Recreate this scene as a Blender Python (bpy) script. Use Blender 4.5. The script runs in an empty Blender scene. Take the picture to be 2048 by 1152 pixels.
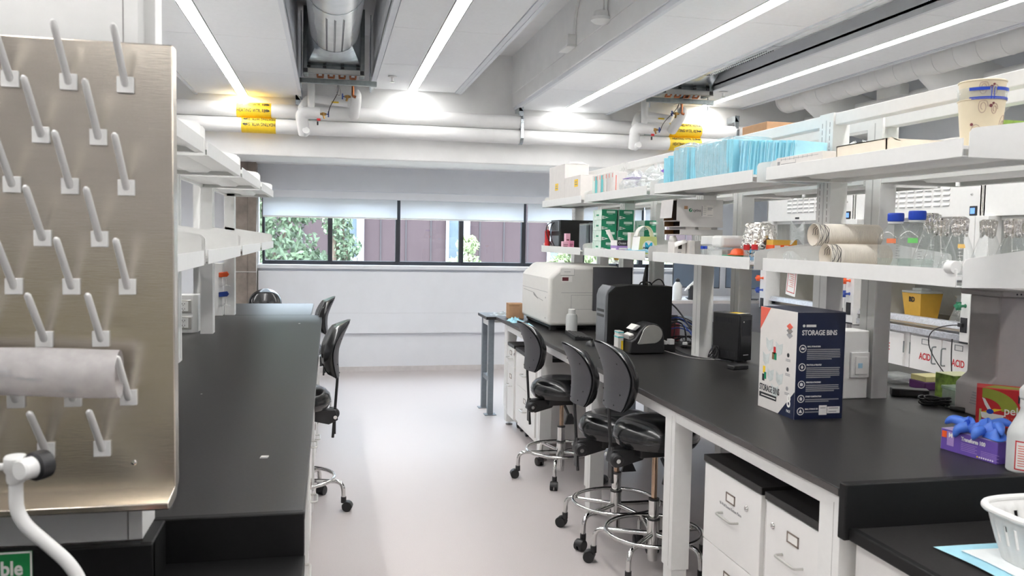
import bpy, bmesh, math, random
from mathutils import Matrix, Vector
random.seed(7)
PI = math.pi
sc = bpy.context.scene
COL = sc.collection

# ------------------------------------------------------------------ materials
def lin(h):
    h = h.lstrip('#')
    out = []
    for i in (0, 2, 4):
        c = int(h[i:i+2], 16)/255
        out.append(c/12.92 if c <= .04045 else ((c+.055)/1.055)**2.4)
    return out
_mc = {}
def mat(name, hexc, rough=.5, metal=0, var=.05, scale=18, bump=0, bscale=None, stretch=None, spec=.5, emit=0, trans=0, sheen=0, coat=0):
    if name in _mc: return _mc[name]
    m = bpy.data.materials.new(name); m.use_nodes = True
    nt = m.node_tree; b = nt.nodes['Principled BSDF']
    c = lin(hexc)
    tc = nt.nodes.new('ShaderNodeTexCoord'); nz = nt.nodes.new('ShaderNodeTexNoise')
    nz.inputs['Scale'].default_value = scale; nz.inputs['Detail'].default_value = 3
    src = tc.outputs['Object']
    if stretch:
        mp = nt.nodes.new('ShaderNodeMapping'); mp.inputs['Scale'].default_value = stretch
        nt.links.new(src, mp.inputs['Vector']); src = mp.outputs['Vector']
    nt.links.new(src, nz.inputs['Vector'])
    mr = nt.nodes.new('ShaderNodeMapRange')
    mr.inputs['From Min'].default_value = .3; mr.inputs['From Max'].default_value = .7
    mr.inputs['To Min'].default_value = 1-var; mr.inputs['To Max'].default_value = 1+var
    nt.links.new(nz.outputs['Fac'], mr.inputs['Value'])
    vm = nt.nodes.new('ShaderNodeVectorMath'); vm.operation = 'SCALE'
    vm.inputs[0].default_value = c
    nt.links.new(mr.outputs['Result'], vm.inputs['Scale'])
    nt.links.new(vm.outputs['Vector'], b.inputs['Base Color'])
    b.inputs['Roughness'].default_value = rough; b.inputs['Metallic'].default_value = metal
    b.inputs['Specular IOR Level'].default_value = spec
    b.inputs['Transmission Weight'].default_value = trans
    b.inputs['Coat Weight'].default_value = coat
    if emit:
        b.inputs['Emission Color'].default_value = (*c, 1); b.inputs['Emission Strength'].default_value = emit
    if bump:
        bp = nt.nodes.new('ShaderNodeBump'); bp.inputs['Strength'].default_value = bump; bp.inputs['Distance'].default_value = .01
        if bscale:
            n2 = nt.nodes.new('ShaderNodeTexNoise'); n2.inputs['Scale'].default_value = bscale; n2.inputs['Detail'].default_value = 2
            nt.links.new(src, n2.inputs['Vector']); nt.links.new(n2.outputs['Fac'], bp.inputs['Height'])
        else:
            nt.links.new(nz.outputs['Fac'], bp.inputs['Height'])
        nt.links.new(bp.outputs['Normal'], b.inputs['Normal'])
    _mc[name] = m
    return m
def glassy(name, tint='#ffffff', edge=.35, rough=.02, body=0.0, bodycol='#ffffff', bump=0, bscale=40):
    """thin clear sheet: mostly transparent, reflecting more at grazing angles"""
    m = bpy.data.materials.new(name); m.use_nodes = True
    nt = m.node_tree; nt.nodes.clear()
    out = nt.nodes.new('ShaderNodeOutputMaterial')
    tr = nt.nodes.new('ShaderNodeBsdfTransparent'); tr.inputs['Color'].default_value = (*lin(tint), 1)
    gl = nt.nodes.new('ShaderNodeBsdfGlossy'); gl.inputs['Roughness'].default_value = rough
    lw = nt.nodes.new('ShaderNodeLayerWeight'); lw.inputs['Blend'].default_value = .5
    pw = nt.nodes.new('ShaderNodeMath'); pw.operation = 'POWER'; pw.inputs[1].default_value = 3.0
    nt.links.new(lw.outputs['Facing'], pw.inputs[0])
    ml = nt.nodes.new('ShaderNodeMapRange'); ml.inputs['To Min'].default_value = .03; ml.inputs['To Max'].default_value = .15+edge*1.5
    nt.links.new(pw.outputs[0], ml.inputs['Value'])
    mx = nt.nodes.new('ShaderNodeMixShader')
    nt.links.new(ml.outputs['Result'], mx.inputs[0]); nt.links.new(tr.outputs[0], mx.inputs[1]); nt.links.new(gl.outputs[0], mx.inputs[2])
    last = mx.outputs[0]
    tc = nt.nodes.new('ShaderNodeTexCoord'); nz = nt.nodes.new('ShaderNodeTexNoise'); nz.inputs['Scale'].default_value = bscale
    nt.links.new(tc.outputs['Object'], nz.inputs['Vector'])
    if bump:
        bp = nt.nodes.new('ShaderNodeBump'); bp.inputs['Strength'].default_value = bump; bp.inputs['Distance'].default_value = .02
        nt.links.new(nz.outputs['Fac'], bp.inputs['Height'])
        nt.links.new(bp.outputs['Normal'], gl.inputs['Normal']); nt.links.new(bp.outputs['Normal'], lw.inputs['Normal'])
    if body:
        df = nt.nodes.new('ShaderNodeBsdfDiffuse'); df.inputs['Color'].default_value = (*lin(bodycol), 1)
        m2 = nt.nodes.new('ShaderNodeMixShader')
        mr = nt.nodes.new('ShaderNodeMapRange'); mr.inputs['To Min'].default_value = body*.8; mr.inputs['To Max'].default_value = body*1.2
        nt.links.new(nz.outputs['Fac'], mr.inputs['Value']); nt.links.new(mr.outputs['Result'], m2.inputs[0])
        nt.links.new(last, m2.inputs[1]); nt.links.new(df.outputs[0], m2.inputs[2]); last = m2.outputs[0]
    nt.links.new(last, out.inputs['Surface'])
    return m

WALL = mat('wall_paint', '#dfe2e7', .6, scale=6, var=.015, bump=.03, bscale=120)
WALLCOOL = WALL
CEIL = mat('ceiling_tile', '#f0f2f4', .8, scale=40, var=.015, bump=.04, bscale=200)
PAINTW = mat('painted_concrete', '#ebebea', .55, scale=5, var=.03, bump=.05, bscale=60)
FLOORM = mat('vinyl_floor', '#c2bbba', .48, scale=260, var=.05, spec=.25)
CONC = mat('raw_concrete', '#857b73', .85, scale=9, var=.22, bump=.25, bscale=25)
BLACKTOP = mat('black_epoxy_top', '#2b2a2a', .38, scale=120, var=.2, spec=.32)
BLACKEDGE = mat('black_epoxy_edge', '#4a4645', .45, scale=90, var=.12)
BLACKCURB = mat('black_epoxy_curb', '#101011', .55, scale=90, var=.15, spec=.3)
WHITE = mat('white_powder_coat', '#e6e6e4', .38, scale=30, var=.015)
WHITE2 = mat('white_laminate', '#e9e8e6', .42, scale=12, var=.012)
WPLAS = mat('white_plastic', '#e8e8e6', .35, scale=20, var=.02)
OFFW = mat('instrument_white', '#dedcd7', .42, scale=20, var=.015)
GREYMET = mat('grey_steel_leg', '#7d848b', .45, .3, scale=40, var=.06)
STEEL = mat('brushed_steel', '#d6cdc0', .26, 1, scale=30, var=.025, bump=.03, bscale=120, stretch=(.25, 1, 4))
GALV = mat('galvanised_steel', '#bac1c6', .24, 1, scale=22, var=.12, bump=.06)
DUCTM = mat('polished_duct', '#e9ebec', .25, .6, scale=8, var=.04)
GALVD = mat('galvanised_strut', '#8d9494', .45, .8, scale=30, var=.12)
CHROME = mat('chrome', '#d7d7d5', .08, 1, scale=10, var=.02)
BRASSY = mat('brass_piston', '#b59c86', .22, 1, scale=20, var=.05)
COPPER = mat('copper_pipe', '#b0714e', .35, 1, scale=30, var=.15)
BRASS = mat('brass_valve', '#b08a52', .35, 1, scale=40, var=.12)
BLKPL = mat('black_plastic', '#232325', .42, scale=60, var=.12)
SHELLM = mat('chair_shell_plastic', '#4b4b4f', .5, scale=300, var=.12, bump=.06, bscale=500)
VINYL = mat('black_vinyl', '#1d1e20', .22, scale=40, var=.1, bump=.03, bscale=200, coat=.3)
RUBBER = mat('caster_rubber', '#1c1d1f', .5, scale=60, var=.15)
CARD = mat('cardboard', '#b08a68', .8, scale=25, var=.06)
CARDD = mat('cardboard_inside', '#8a6846', .85, scale=25, var=.08)
CARTW = mat('white_carton', '#dedad6', .6, scale=20, var=.025)
CARTG = mat('pale_carton', '#cfccca', .6, scale=20, var=.025)
PAPER = mat('paper_label', '#f0eeea', .7, scale=30, var=.02)
INKD = mat('dark_ink', '#2a2b30', .7, scale=50, var=.05)
INKG = mat('grey_ink', '#9a9a9c', .7, scale=50, var=.05)
NAVY = mat('navy_print', '#16203f', .35, scale=25, var=.08)
REDP = mat('red_print', '#c8272c', .5, scale=30, var=.05)
CORAL = mat('coral_print', '#e2634f', .5, scale=30, var=.05)
ORANGE = mat('orange_plastic', '#f0602a', .4, scale=30, var=.06)
YEL = mat('yellow_label', '#f2cc2e', .5, scale=30, var=.05)
YELP = mat('yellow_bin_plastic', '#e0b24a', .4, scale=15, var=.04)
GREENB = mat('green_print', '#168a63', .5, scale=30, var=.06)
GREENL = mat('pale_green_print', '#d5e6dc', .55, scale=14, var=.10)
TEAL = mat('teal_print', '#5fbfc2', .5, scale=30, var=.05)
PINK = mat('pink_print', '#e0b3c4', .5, scale=30, var=.06)
LILAC = mat('lilac_print', '#a98cc8', .5, scale=30, var=.06)
PURPLE = mat('purple_print', '#6a4fa8', .45, scale=12, var=.10)
VIOLET = mat('violet_plastic', '#5a2a66', .4, scale=20, var=.06)
BLUEP = mat('blue_cap_plastic', '#2348b8', .35, scale=20, var=.05)
BLUEV = mat('blue_valve', '#2c4a9c', .4, scale=20, var=.05)
GLOVE = mat('blue_nitrile', '#4a78d8', .45, scale=18, var=.14, bump=.35, bscale=25)
PADB = mat('blue_underpad', '#92d3e4', .7, scale=14, var=.07, bump=.15, bscale=40)
PADL = mat('light_blue_underpad', '#a9dcec', .7, scale=20, var=.07)
PADW = mat('white_pad_fluff', '#eef2f3', .8, scale=20, var=.03)
LIME = mat('lime_print', '#c9d28a', .55, scale=20, var=.05)
CYAN = mat('cyan_print', '#1ea3c8', .5, scale=20, var=.04)
OLIVE = mat('olive_print', '#9aa23a', .5, scale=20, var=.04)
FOIL = mat('aluminium_foil', '#ece9e4', .22, 1, scale=30, var=.06, bump=.6, bscale=75)
GREYP = mat('grey_plastic', '#8d8a88', .45, scale=20, var=.05)
GREYI = mat('grey_instrument', '#b3aeac', .45, scale=20, var=.03)
SILVER = mat('silver_panel', '#c3c2bd', .3, .6, scale=20, var=.04)
MONSCR = mat('monitor_panel', '#56565a', .35, scale=4, var=.08)
MONBLUE = mat('monitor_blue_screen', '#5b6878', .35, scale=4, var=.06)
DISPB = mat('lit_blue_display', '#6d9cf0', .4, emit=.7)
HOODG = mat('hood_liner', '#dddcd7', .5, scale=10, var=.03)
MARB = mat('hood_airfoil', '#b9bcc2', .4, .2, scale=60, var=.18)
BEIGE = mat('hood_worktop', '#cfc4b4', .35, scale=20, var=.04)
CREAM = mat('cream_card', '#eadfce', .7, scale=20, var=.03)
CUPM = mat('waxed_cup_white', '#ece5da', .45, scale=30, var=.04)
CUPT = mat('tan_paper_cup', '#ddd0b4', .5, scale=10, var=.05)
BROWNI = mat('brown_swirl_ink', '#b09888', .6, scale=20, var=.1)
MAROON = mat('maroon_ink', '#6e2f36', .6, scale=20, var=.1)
GREENS = mat('green_sign', '#1f8a4c', .45, scale=20, var=.04)
BLIND = None
EMIT = mat('lamp_diffuser', '#ffffff', .5, emit=1)
GLASSM = glassy('lab_glass', '#fdfefe', .2, .02, .02, '#eef3f1')
CLEARP = glassy('clear_plastic', '#fbfcfc', .25, .12, .16, '#eef2f2')
BAGM = glassy('clear_bag_film', '#f8fafa', .35, .12, .22, '#eef3f4', .6, 30)
WINGL = glassy('window_glass', '#fafdfe', .08, .01)
SASHG = glassy('sash_glass', '#f3f5f4', .12, .06, .22, '#d3d3d0')  # grey diffuse body imitates dust and the room reflected in the glass
FROST = mat('frosted_plastic', '#e6e8e6', .4, scale=20, var=.03, trans=.25)
WATERM = glassy('clear_liquid', '#f7fbf9', .12, .02, .05, '#e9f1ec')
LEAF1 = mat('leaf_green', '#4c5b44', .6, scale=3, var=.35)
LEAF2 = mat('leaf_pale_green', '#7f8a66', .6, scale=3, var=.3)
BARK = mat('bark', '#5a4c40', .9, scale=20, var=.2)
CLAD = mat('mauve_cladding', '#392f31', .8, scale=.6, var=.05, spec=.1)
CLADTRIM = mat('white_facade_trim', '#8e9096', .6, scale=10, var=.02)
DARKGL = mat('dark_facade_glass', '#39434c', .3, scale=6, var=.15)
FRAMEB = mat('black_window_frame', '#2d2f36', .4, .2, scale=40, var=.08)
GRASS = mat('pale_paving', '#aaa89c', .9, scale=8, var=.2)
PATTG = mat('green_orange_carton', '#7d9a3e', .55, scale=26, var=.6)

def blind_mat():
    m = bpy.data.materials.new('roller_blind_fabric'); m.use_nodes = True
    nt = m.node_tree; nt.nodes.clear()
    out = nt.nodes.new('ShaderNodeOutputMaterial')
    df = nt.nodes.new('ShaderNodeBsdfDiffuse'); df.inputs['Color'].default_value = (*lin('#eef0f3'), 1)
    tl = nt.nodes.new('ShaderNodeBsdfTranslucent'); tl.inputs['Color'].default_value = (*lin('#cdd0d5'), 1)
    tr = nt.nodes.new('ShaderNodeBsdfTransparent')
    tc = nt.nodes.new('ShaderNodeTexCoord'); w = nt.nodes.new('ShaderNodeTexNoise'); w.inputs['Scale'].default_value = 400
    nt.links.new(tc.outputs['Object'], w.inputs['Vector'])
    a = nt.nodes.new('ShaderNodeMixShader'); a.inputs[0].default_value = .5
    nt.links.new(df.outputs[0], a.inputs[1]); nt.links.new(tl.outputs[0], a.inputs[2])
    b = nt.nodes.new('ShaderNodeMixShader')
    mr = nt.nodes.new('ShaderNodeMapRange'); mr.inputs['To Min'].default_value = .04; mr.inputs['To Max'].default_value = .22
    nt.links.new(w.outputs['Fac'], mr.inputs['Value']); nt.links.new(mr.outputs['Result'], b.inputs[0])
    nt.links.new(a.outputs[0], b.inputs[1]); nt.links.new(tr.outputs[0], b.inputs[2])
    nt.links.new(b.outputs[0], out.inputs['Surface'])
    return m
BLIND = blind_mat()

# ------------------------------------------------------------------ mesh builder
class MB:
    def __init__(s): s.v = []; s.f = []; s.m = []; s.X = Matrix.Identity(4); s.mats = []
    def mi(s, m):
        if m not in s.mats: s.mats.append(m)
        return s.mats.index(m)
    def add(s, vs, fs, m):
        k = s.mi(m); n = len(s.v)
        s.v += [tuple(s.X @ Vector(p)) for p in vs]
        for f in fs: s.f.append([n+i for i in f]); s.m.append(k)
        return s
    def box(s, x0, x1, y0, y1, z0, z1, m):
        vs = [(x, y, z) for z in (z0, z1) for y in (y0, y1) for x in (x0, x1)]
        return s.add(vs, [(0, 2, 3, 1), (4, 5, 7, 6), (0, 1, 5, 4), (2, 6, 7, 3), (0, 4, 6, 2), (1, 3, 7, 5)], m)
    def prism(s, poly, ax, a, b, m):
        """polygon in the plane normal to ax: x->(y,z) y->(x,z) z->(x,y)"""
        def p(q, t):
            return (t, q[0], q[1]) if ax == 'x' else (q[0], t, q[1]) if ax == 'y' else (q[0], q[1], t)
        n = len(poly)
        vs = [p(q, a) for q in poly]+[p(q, b) for q in poly]
        fs = [tuple(range(n))[::-1], tuple(range(n, 2*n))]+[(i, (i+1) % n, n+(i+1) % n, n+i) for i in range(n)]
        return s.add(vs, fs, m)
    def tube(s, pts, r, m, seg=10, caps=True):
        pts = [Vector(p) for p in pts]; rs = r if isinstance(r, (list, tuple)) else [r]*len(pts)
        vs = []; fs = []; u = None
        for i, p in enumerate(pts):
            a = pts[max(i-1, 0)]; b = pts[min(i+1, len(pts)-1)]
            d = (b-a).normalized()
            if u is None:
                u = d.orthogonal().normalized()
            else:
                u = (u-d*u.dot(d))
                u = u.normalized() if u.length > 1e-6 else d.orthogonal().normalized()
            w = d.cross(u)
            for k in range(seg):
                t = 2*PI*k/seg
                vs.append(p+(u*math.cos(t)+w*math.sin(t))*rs[i])
        for i in range(len(pts)-1):
            for k in range(seg):
                fs.append((i*seg+k, i*seg+(k+1) % seg, (i+1)*seg+(k+1) % seg, (i+1)*seg+k))
        if caps:
            fs.append(tuple(range(seg))[::-1]); fs.append(tuple(range((len(pts)-1)*seg, len(pts)*seg)))
        return s.add(vs, fs, m)
    def cyl(s, p, q, r, m, seg=20): return s.tube([p, q], r, m, seg)
    def lathe(s, prof, m, o=(0, 0, 0), seg=24, ax='z', close=False):
        vs = []; fs = []
        for (r, h) in prof:
            for k in range(seg):
                t = 2*PI*k/seg; c, d = r*math.cos(t), r*math.sin(t)
                v = (c, d, h) if ax == 'z' else (h, c, d) if ax == 'x' else (d, h, c)
                vs.append((o[0]+v[0], o[1]+v[1], o[2]+v[2]))
        n = len(prof)
        for i in range(n-1):
            for k in range(seg):
                fs.append((i*seg+k, i*seg+(k+1) % seg, (i+1)*seg+(k+1) % seg, (i+1)*seg+k))
        if prof[0][0] > 1e-4 and close: fs.append(tuple(range(seg))[::-1])
        if prof[-1][0] > 1e-4 and close: fs.append(tuple(range((n-1)*seg, n*seg)))
        return s.add(vs, fs, m)
    def torus(s, R, r, m, o=(0, 0, 0), seg=40, sub=10):
        vs = []; fs = []
        for i in range(seg):
            a = 2*PI*i/seg
            for j in range(sub):
                b = 2*PI*j/sub; q = R+r*math.cos(b)
                vs.append((o[0]+q*math.cos(a), o[1]+q*math.sin(a), o[2]+r*math.sin(b)))
        for i in range(seg):
            for j in range(sub):
                fs.append((i*sub+j, ((i+1) % seg)*sub+j, ((i+1) % seg)*sub+(j+1) % sub, i*sub+(j+1) % sub))
        return s.add(vs, fs, m)
    def grid(s, fn, nu, nv, m, closeu=False):
        vs = [fn(i/(nu if closeu else nu-1), j/(nv-1)) for j in range(nv) for i in range(nu)]
        fs = []
        for j in range(nv-1):
            for i in range(nu if closeu else nu-1):
                i2 = (i+1) % nu
                fs.append((j*nu+i, j*nu+i2, (j+1)*nu+i2, (j+1)*nu+i))
        return s.add(vs, fs, m)
    def quad(s, a, b, c, d, m): return s.add([a, b, c, d], [(0, 1, 2, 3)], m)
    def build(s, name, parent=None, origin=None, bevel=0, raw=False, bseg=2, flat=False, sub=0, ang=.6, weld=True):
        me = bpy.data.meshes.new(name)
        o0 = Vector((0, 0, 0)) if origin is None else Vector(origin)
        if parent is not None and origin is None:
            o0 = wloc(parent) if parent.get('_w') and not raw else Vector((0, 0, 0))
        me.from_pydata([tuple(Vector(p)-o0) for p in s.v], [], s.f)
        for m in s.mats: me.materials.append(m)
        for p, k in zip(me.polygons, s.m): p.material_index = k
        if weld:
            bm = bmesh.new(); bm.from_mesh(me)
            bmesh.ops.remove_doubles(bm, verts=bm.verts, dist=1e-5)
            bmesh.ops.recalc_face_normals(bm, faces=bm.faces)
            bm.to_mesh(me); bm.free()
        me.update()
        if not flat:
            me.shade_smooth(); me.set_sharp_from_angle(angle=ang)
        ob = bpy.data.objects.new(name, me); COL.objects.link(ob)
        if parent is not None:
            ob.parent = parent
            if parent.get('_w'): ob['_w'] = 1
        elif origin is not None: ob.location = origin
        if bevel:
            bv = ob.modifiers.new('bevel', 'BEVEL'); bv.width = bevel; bv.segments = bseg; bv.limit_method = 'ANGLE'; bv.angle_limit = .7
        if sub:
            sm = ob.modifiers.new('sub', 'SUBSURF'); sm.levels = sub; sm.render_levels = sub
        return ob
def wloc(o):
    v = Vector((0, 0, 0))
    while o is not None: v += o.location; o = o.parent
    return v
def tag(o, label, cat, group=None, kind=None):
    o['label'] = label; o['category'] = cat
    if group: o['group'] = group
    if kind: o['kind'] = kind
    return o
def thing(name, label, cat, loc, group=None, rz=0, world=True, kind=None):
    """an Empty at the thing's base; world=True: its parts are written in world coordinates"""
    o = bpy.data.objects.new(name, None); COL.objects.link(o)
    o.location = loc; o.rotation_euler = (0, 0, rz); o.empty_display_size = .1
    if world: o['_w'] = 1
    return tag(o, label, cat, group, kind)
def single(mb, name, label, cat, origin, group=None, bevel=0, kind=None, **k):
    return tag(mb.build(name, None, origin, bevel, **k), label, cat, group, kind)
def struct(mb, name, label, cat, bevel=0, **k):
    vs = mb.v; o = (sum(p[0] for p in vs)/len(vs), sum(p[1] for p in vs)/len(vs), min(p[2] for p in vs))
    return tag(mb.build(name, None, o, bevel, **k), label, cat, None, 'structure')
def kids(o): return [c for c in bpy.data.objects if c.parent == o]
def copy_tree(o, parent=None):
    c = o.copy(); COL.objects.link(c)
    if parent is not None: c.parent = parent
    for ch in kids(o): copy_tree(ch, c)
    return c
def box(name, b, m, parent=None, bevel=0, **k):
    return MB().box(*b, m).build(name, parent, bevel=bevel, **k)
_tc = {}
def text(s, size, loc, right, up, m, parent, name='lettering', align='LEFT', sx=1, bold=0, ext=.0004, lift=.0008):
    cu = bpy.data.curves.new('t', 'FONT'); cu.body = s; cu.size = size; cu.align_x = align; cu.offset = bold; cu.extrude = ext
    cu.resolution_u = 3
    to = bpy.data.objects.new('t', cu); COL.objects.link(to)
    dg = bpy.context.evaluated_depsgraph_get(); dg.update()
    me = bpy.data.meshes.new_from_object(to.evaluated_get(dg)); me.name = name
    bpy.data.objects.remove(to); bpy.data.curves.remove(cu)
    r = Vector(right).normalized(); u = Vector(up).normalized(); n = r.cross(u)
    o = Vector(loc)+n*lift
    if parent.get('_w'): o = o-wloc(parent)
    X = Matrix((( r.x*sx, u.x, n.x, o.x), (r.y*sx, u.y, n.y, o.y), (r.z*sx, u.z, n.z, o.z), (0, 0, 0, 1)))
    me.transform(X); me.materials.clear(); me.materials.append(m)
    ob = bpy.data.objects.new(name, me); COL.objects.link(ob); ob.parent = parent
    if parent.get('_w'): ob['_w'] = 1
    return ob
def bez(a, b, c, d, n=12):
    a, b, c, d = map(Vector, (a, b, c, d)); out = []
    for i in range(n+1):
        t = i/n; out.append(a*(1-t)**3+b*3*t*(1-t)**2+c*3*t*t*(1-t)+d*t**3)
    return out
def arcpts(pts, r, n=6):
    """polyline with rounded corners"""
    P = [Vector(p) for p in pts]; out = [P[0]]
    for i in range(1, len(P)-1):
        a = (P[i-1]-P[i]); b = (P[i+1]-P[i]); k = min(r, a.length*.49, b.length*.49)
        s, e = P[i]+a.normalized()*k, P[i]+b.normalized()*k
        for j in range(n+1):
            t = j/n; out.append(s*(1-t)**2+P[i]*2*t*(1-t)+e*t*t)
    out.append(P[-1]); return out
NX = (-1, 0, 0); PX = (1, 0, 0); PY = (0, 1, 0); NY = (0, -1, 0); UP = (0, 0, 1)
# lettering on a face looking towards the aisle on the right side (-x face): reads along -y ; on a face looking at the camera (-y): reads along +x
# ================================================================== THE SETTING
WY = 10.15      # window wall
BY = 9.07       # front face of the beam in front of the window
SLAB = 3.72
b = MB().box(-5, 6.05, -3.6, WY+.3, -.1, 0, FLOORM); struct(b, 'floor', 'pale grey vinyl floor of the laboratory', 'floor')
b = MB().box(-5, 6.05, -3.6, WY+.3, SLAB, SLAB+.15, PAINTW); struct(b, 'ceiling', 'white painted slab above the ceiling bays', 'ceiling')
b = MB().box(-5.15, -5, -3.6, WY+.3, 0, SLAB, WALL); struct(b, 'wall_left', 'white wall on the far left side', 'wall')
b = MB().box(6.05, 6.2, -3.6, WY+.3, 0, SLAB, WALL); struct(b, 'wall_right', 'white wall behind the fume hoods', 'wall')
b = MB().box(-5, 6.05, -3.75, -3.6, 0, SLAB, WALL); b.box(-4.9, -.6, -3.6, -3.58, .1, 1.35, mat('olive_reflection_panel', '#9a9673', .6)); struct(b, 'wall_back', 'white wall behind the camera with an added olive reflection panel', 'wall')  # unseen olive panel, added to darken what the steel peg board reflects
# window wall: below, above, sides
WX0, WX1, WZ0, WZ1 = -.80, 4.68, 1.285, 2.10
b = MB()
b.box(-5, 6.05, WY, WY+.14, 0, 1.225, WALL); b.box(-5, 6.05, WY, WY+.14, WZ1, SLAB, WALL)
b.box(-5, WX0, WY, WY+.14, 1.225, WZ1, WALL); b.box(WX1, 6.05, WY, WY+.14, 1.225, WZ1, WALL)
b.box(WX0, WX1, WY+.06, WY+.14, 1.225, WZ0, WALL)
struct(b, 'wall_far', 'white window wall at the end of the aisle', 'wall')
b = MB().box(-.80, 4.75, WY-.05, WY, .465, 1.20, WALL); b.box(-.80, 4.75, WY-.052, WY-.05, .705, .708, mat('panel_seam', '#c9cacd', .6))
struct(b, 'trim_1', 'white heating cover panel below the window sill', 'wall panel', .004)
b = MB().box(-.84, 4.75, WY-.055, WY+.06, 1.225, 1.275, WALL); struct(b, 'trim_2', 'white window sill along the whole window', 'sill', .008)
b = MB().box(-5, 6.05, WY-.015, WY, 0, .06, mat('cove_base', '#cdc9c9', .5)); struct(b, 'baseboard_far', 'grey cove base below the window wall', 'baseboard')
# header box of the blinds
b = MB().box(-.80, 4.68, WY-.10, WY, 2.05, 2.15, WALL); b.box(-.80, 4.68, WY-.106, WY-.10, 2.136, 2.142, mat('header_lip', '#d7dde6', .5))
struct(b, 'trim_3', 'white header box above the roller blinds', 'blind header', .004)
# the cross beam in front of the window
b = MB().box(-5, 6.05, BY, WY, 2.43, SLAB, PAINTW); struct(b, 'beam', 'white painted cross beam above the window bay', 'beam', .012)
# concrete column left of the window
b = MB().box(-1.085, -.81, 9.93, WY+.02, 0, 2.43, CONC); b.box(-1.09, -.805, 9.922, 9.934, 1.185, 1.20, mat('column_joint', '#a9a49f', .8))
for x in (-.905,): b.box(x, x+.004, 9.924, 9.934, 0, 2.43, mat('board_mark', '#6f665f', .9))
struct(b, 'column', 'rough grey brown concrete column left of the window', 'column', .012)
# windows
wx = [-.763, .008, .805, 1.575, 2.357, 3.12, 3.90, 4.66]
for i in range(7):
    x0, x1 = wx[i], wx[i+1]
    b = MB(); t = .028; y0, y1 = WY+.045, WY+.115
    b.box(x0, x1, y0, y1, WZ0-.01, WZ0+.035, FRAMEB); b.box(x0, x1, y0, y1, WZ1-.05, WZ1, FRAMEB)
    b.box(x0, x0+t, y0, y1, WZ0+.035, WZ1-.05, FRAMEB); b.box(x1-t, x1, y0, y1, WZ0+.035, WZ1-.05, FRAMEB)
    w = struct(b, 'window_%d' % (i+1), 'black framed window pane number %d from the left' % (i+1), 'window', .003)
    w['_w'] = 1
    p = MB().box(x0+t-.004, x1-t+.004, WY+.076, WY+.084, WZ0+.03, WZ1-.045, WINGL).build('pane', w)
# roller blinds
for i, (x0, x1, lb) in enumerate(((-.75, .787, 'translucent white roller blind at the left end of the window'), (.826, 2.335, 'translucent white roller blind in the middle of the window'),
                                  (2.385, 3.87, 'translucent white roller blind behind the right bench shelves'), (3.92, 4.62, 'narrow translucent white roller blind at the right end of the window'))):
    r = thing('roller_blind', lb, 'blind', ((x0+x1)/2, WY-.03, 1.83), 'roller blinds at the window')
    MB().box(x0, x1, WY-.032, WY-.03, 1.835, 2.06, BLIND).build('fabric', r)
    MB().tube([(x0, WY-.031, 1.832), (x1, WY-.031, 1.832)], .010, WPLAS, 8).build('bottom_bar', r)

# ------------------------------------------------------------------ ceiling bays
SEAMS = [-3.2, -1.83, -.46, .91, 2.27, 3.64, 5.00, 6.35, 7.71, BY-.01]
lights = []
def bay(n, x0, x1, z, lx, lab, trims=(0, 0)):
    lw = .05
    b = MB(); tl, tr = trims
    for i in range(len(SEAMS)-1):
        ya, yb = SEAMS[i]+.003, SEAMS[i+1]-.003
        for (a, c) in ((x0+tl, lx-lw-.004), (lx+lw+.004, x1-tr)):
            if c-a > .02: b.box(a+.002, c-.002, ya, yb, z, z+.03, CEIL)
    b.box(x0, x1, SEAMS[0], BY-.001, z+.03, z+.05, WALL)
    # edge returns running up into the slots
    for xe in (x0, x1-.03):
        b.box(xe, xe+.03, SEAMS[0], BY-.001, z-.012, z+.05, WALL)
        b.box(xe, xe+.012, SEAMS[0], BY-.001, z+.05, SLAB-.001, WALL)
    if tl: b.box(x0+.03, x0+tl-.004, SEAMS[0], BY-.001, z-.006, z+.02, WALL)
    if tr: b.box(x1-tr+.004, x1-.03, SEAMS[0], BY-.001, z-.006, z+.02, WALL)
    struct(b, 'ceiling', lab, 'ceiling', flat=True)
    t = thing('linear_light', '', 'ceiling light', (lx, 3, z), 'linear lights in the ceiling bays')
    MB().box(lx-lw+.004, lx+lw-.004, -1.2, BY-.02, z+.004, z+.012, EMIT).build('diffuser', t)
    h = MB(); h.box(lx-lw, lx-lw+.004, SEAMS[0], BY-.004, z-.003, z+.028, WPLAS); h.box(lx+lw-.004, lx+lw, SEAMS[0], BY-.004, z-.003, z+.028, WPLAS); h.box(lx-lw, lx+lw, SEAMS[0], BY-.004, z+.014, z+.028, WPLAS)
    h.build('housing', t)
    return t
t = bay(1, -1.333, -.277, 3.03, -.865, 'flat white ceiling bay above the left bench'); t['label'] = 'leftmost bright linear ceiling light, ending above the yellow pipe labels'
t = bay(2, .40, 1.38, 3.17, .85, 'white ceiling bay above the aisle', (.05, .075)); t['label'] = 'bright linear ceiling light above the aisle, right of the round metal duct'
t = bay(3, 1.965, 3.04, 3.03, 2.52, 'white ceiling bay above the right bench'); t['label'] = 'bright linear ceiling light above the right bench shelves'
t = bay(4, 3.80, 4.68, 3.17, 4.18, 'white ceiling bay in front of the fume hoods', (.05, .05)); t['label'] = 'rightmost bright linear ceiling light, nearest the spiral duct'
t = bay(5, -3.3, -2.1, 3.17, -2.7, 'white ceiling bay beyond the left bench'); t['label'] = 'unseen linear ceiling light added over the hidden aisle beyond the left bench'  # this lamp is out of view, added for even illumination
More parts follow.
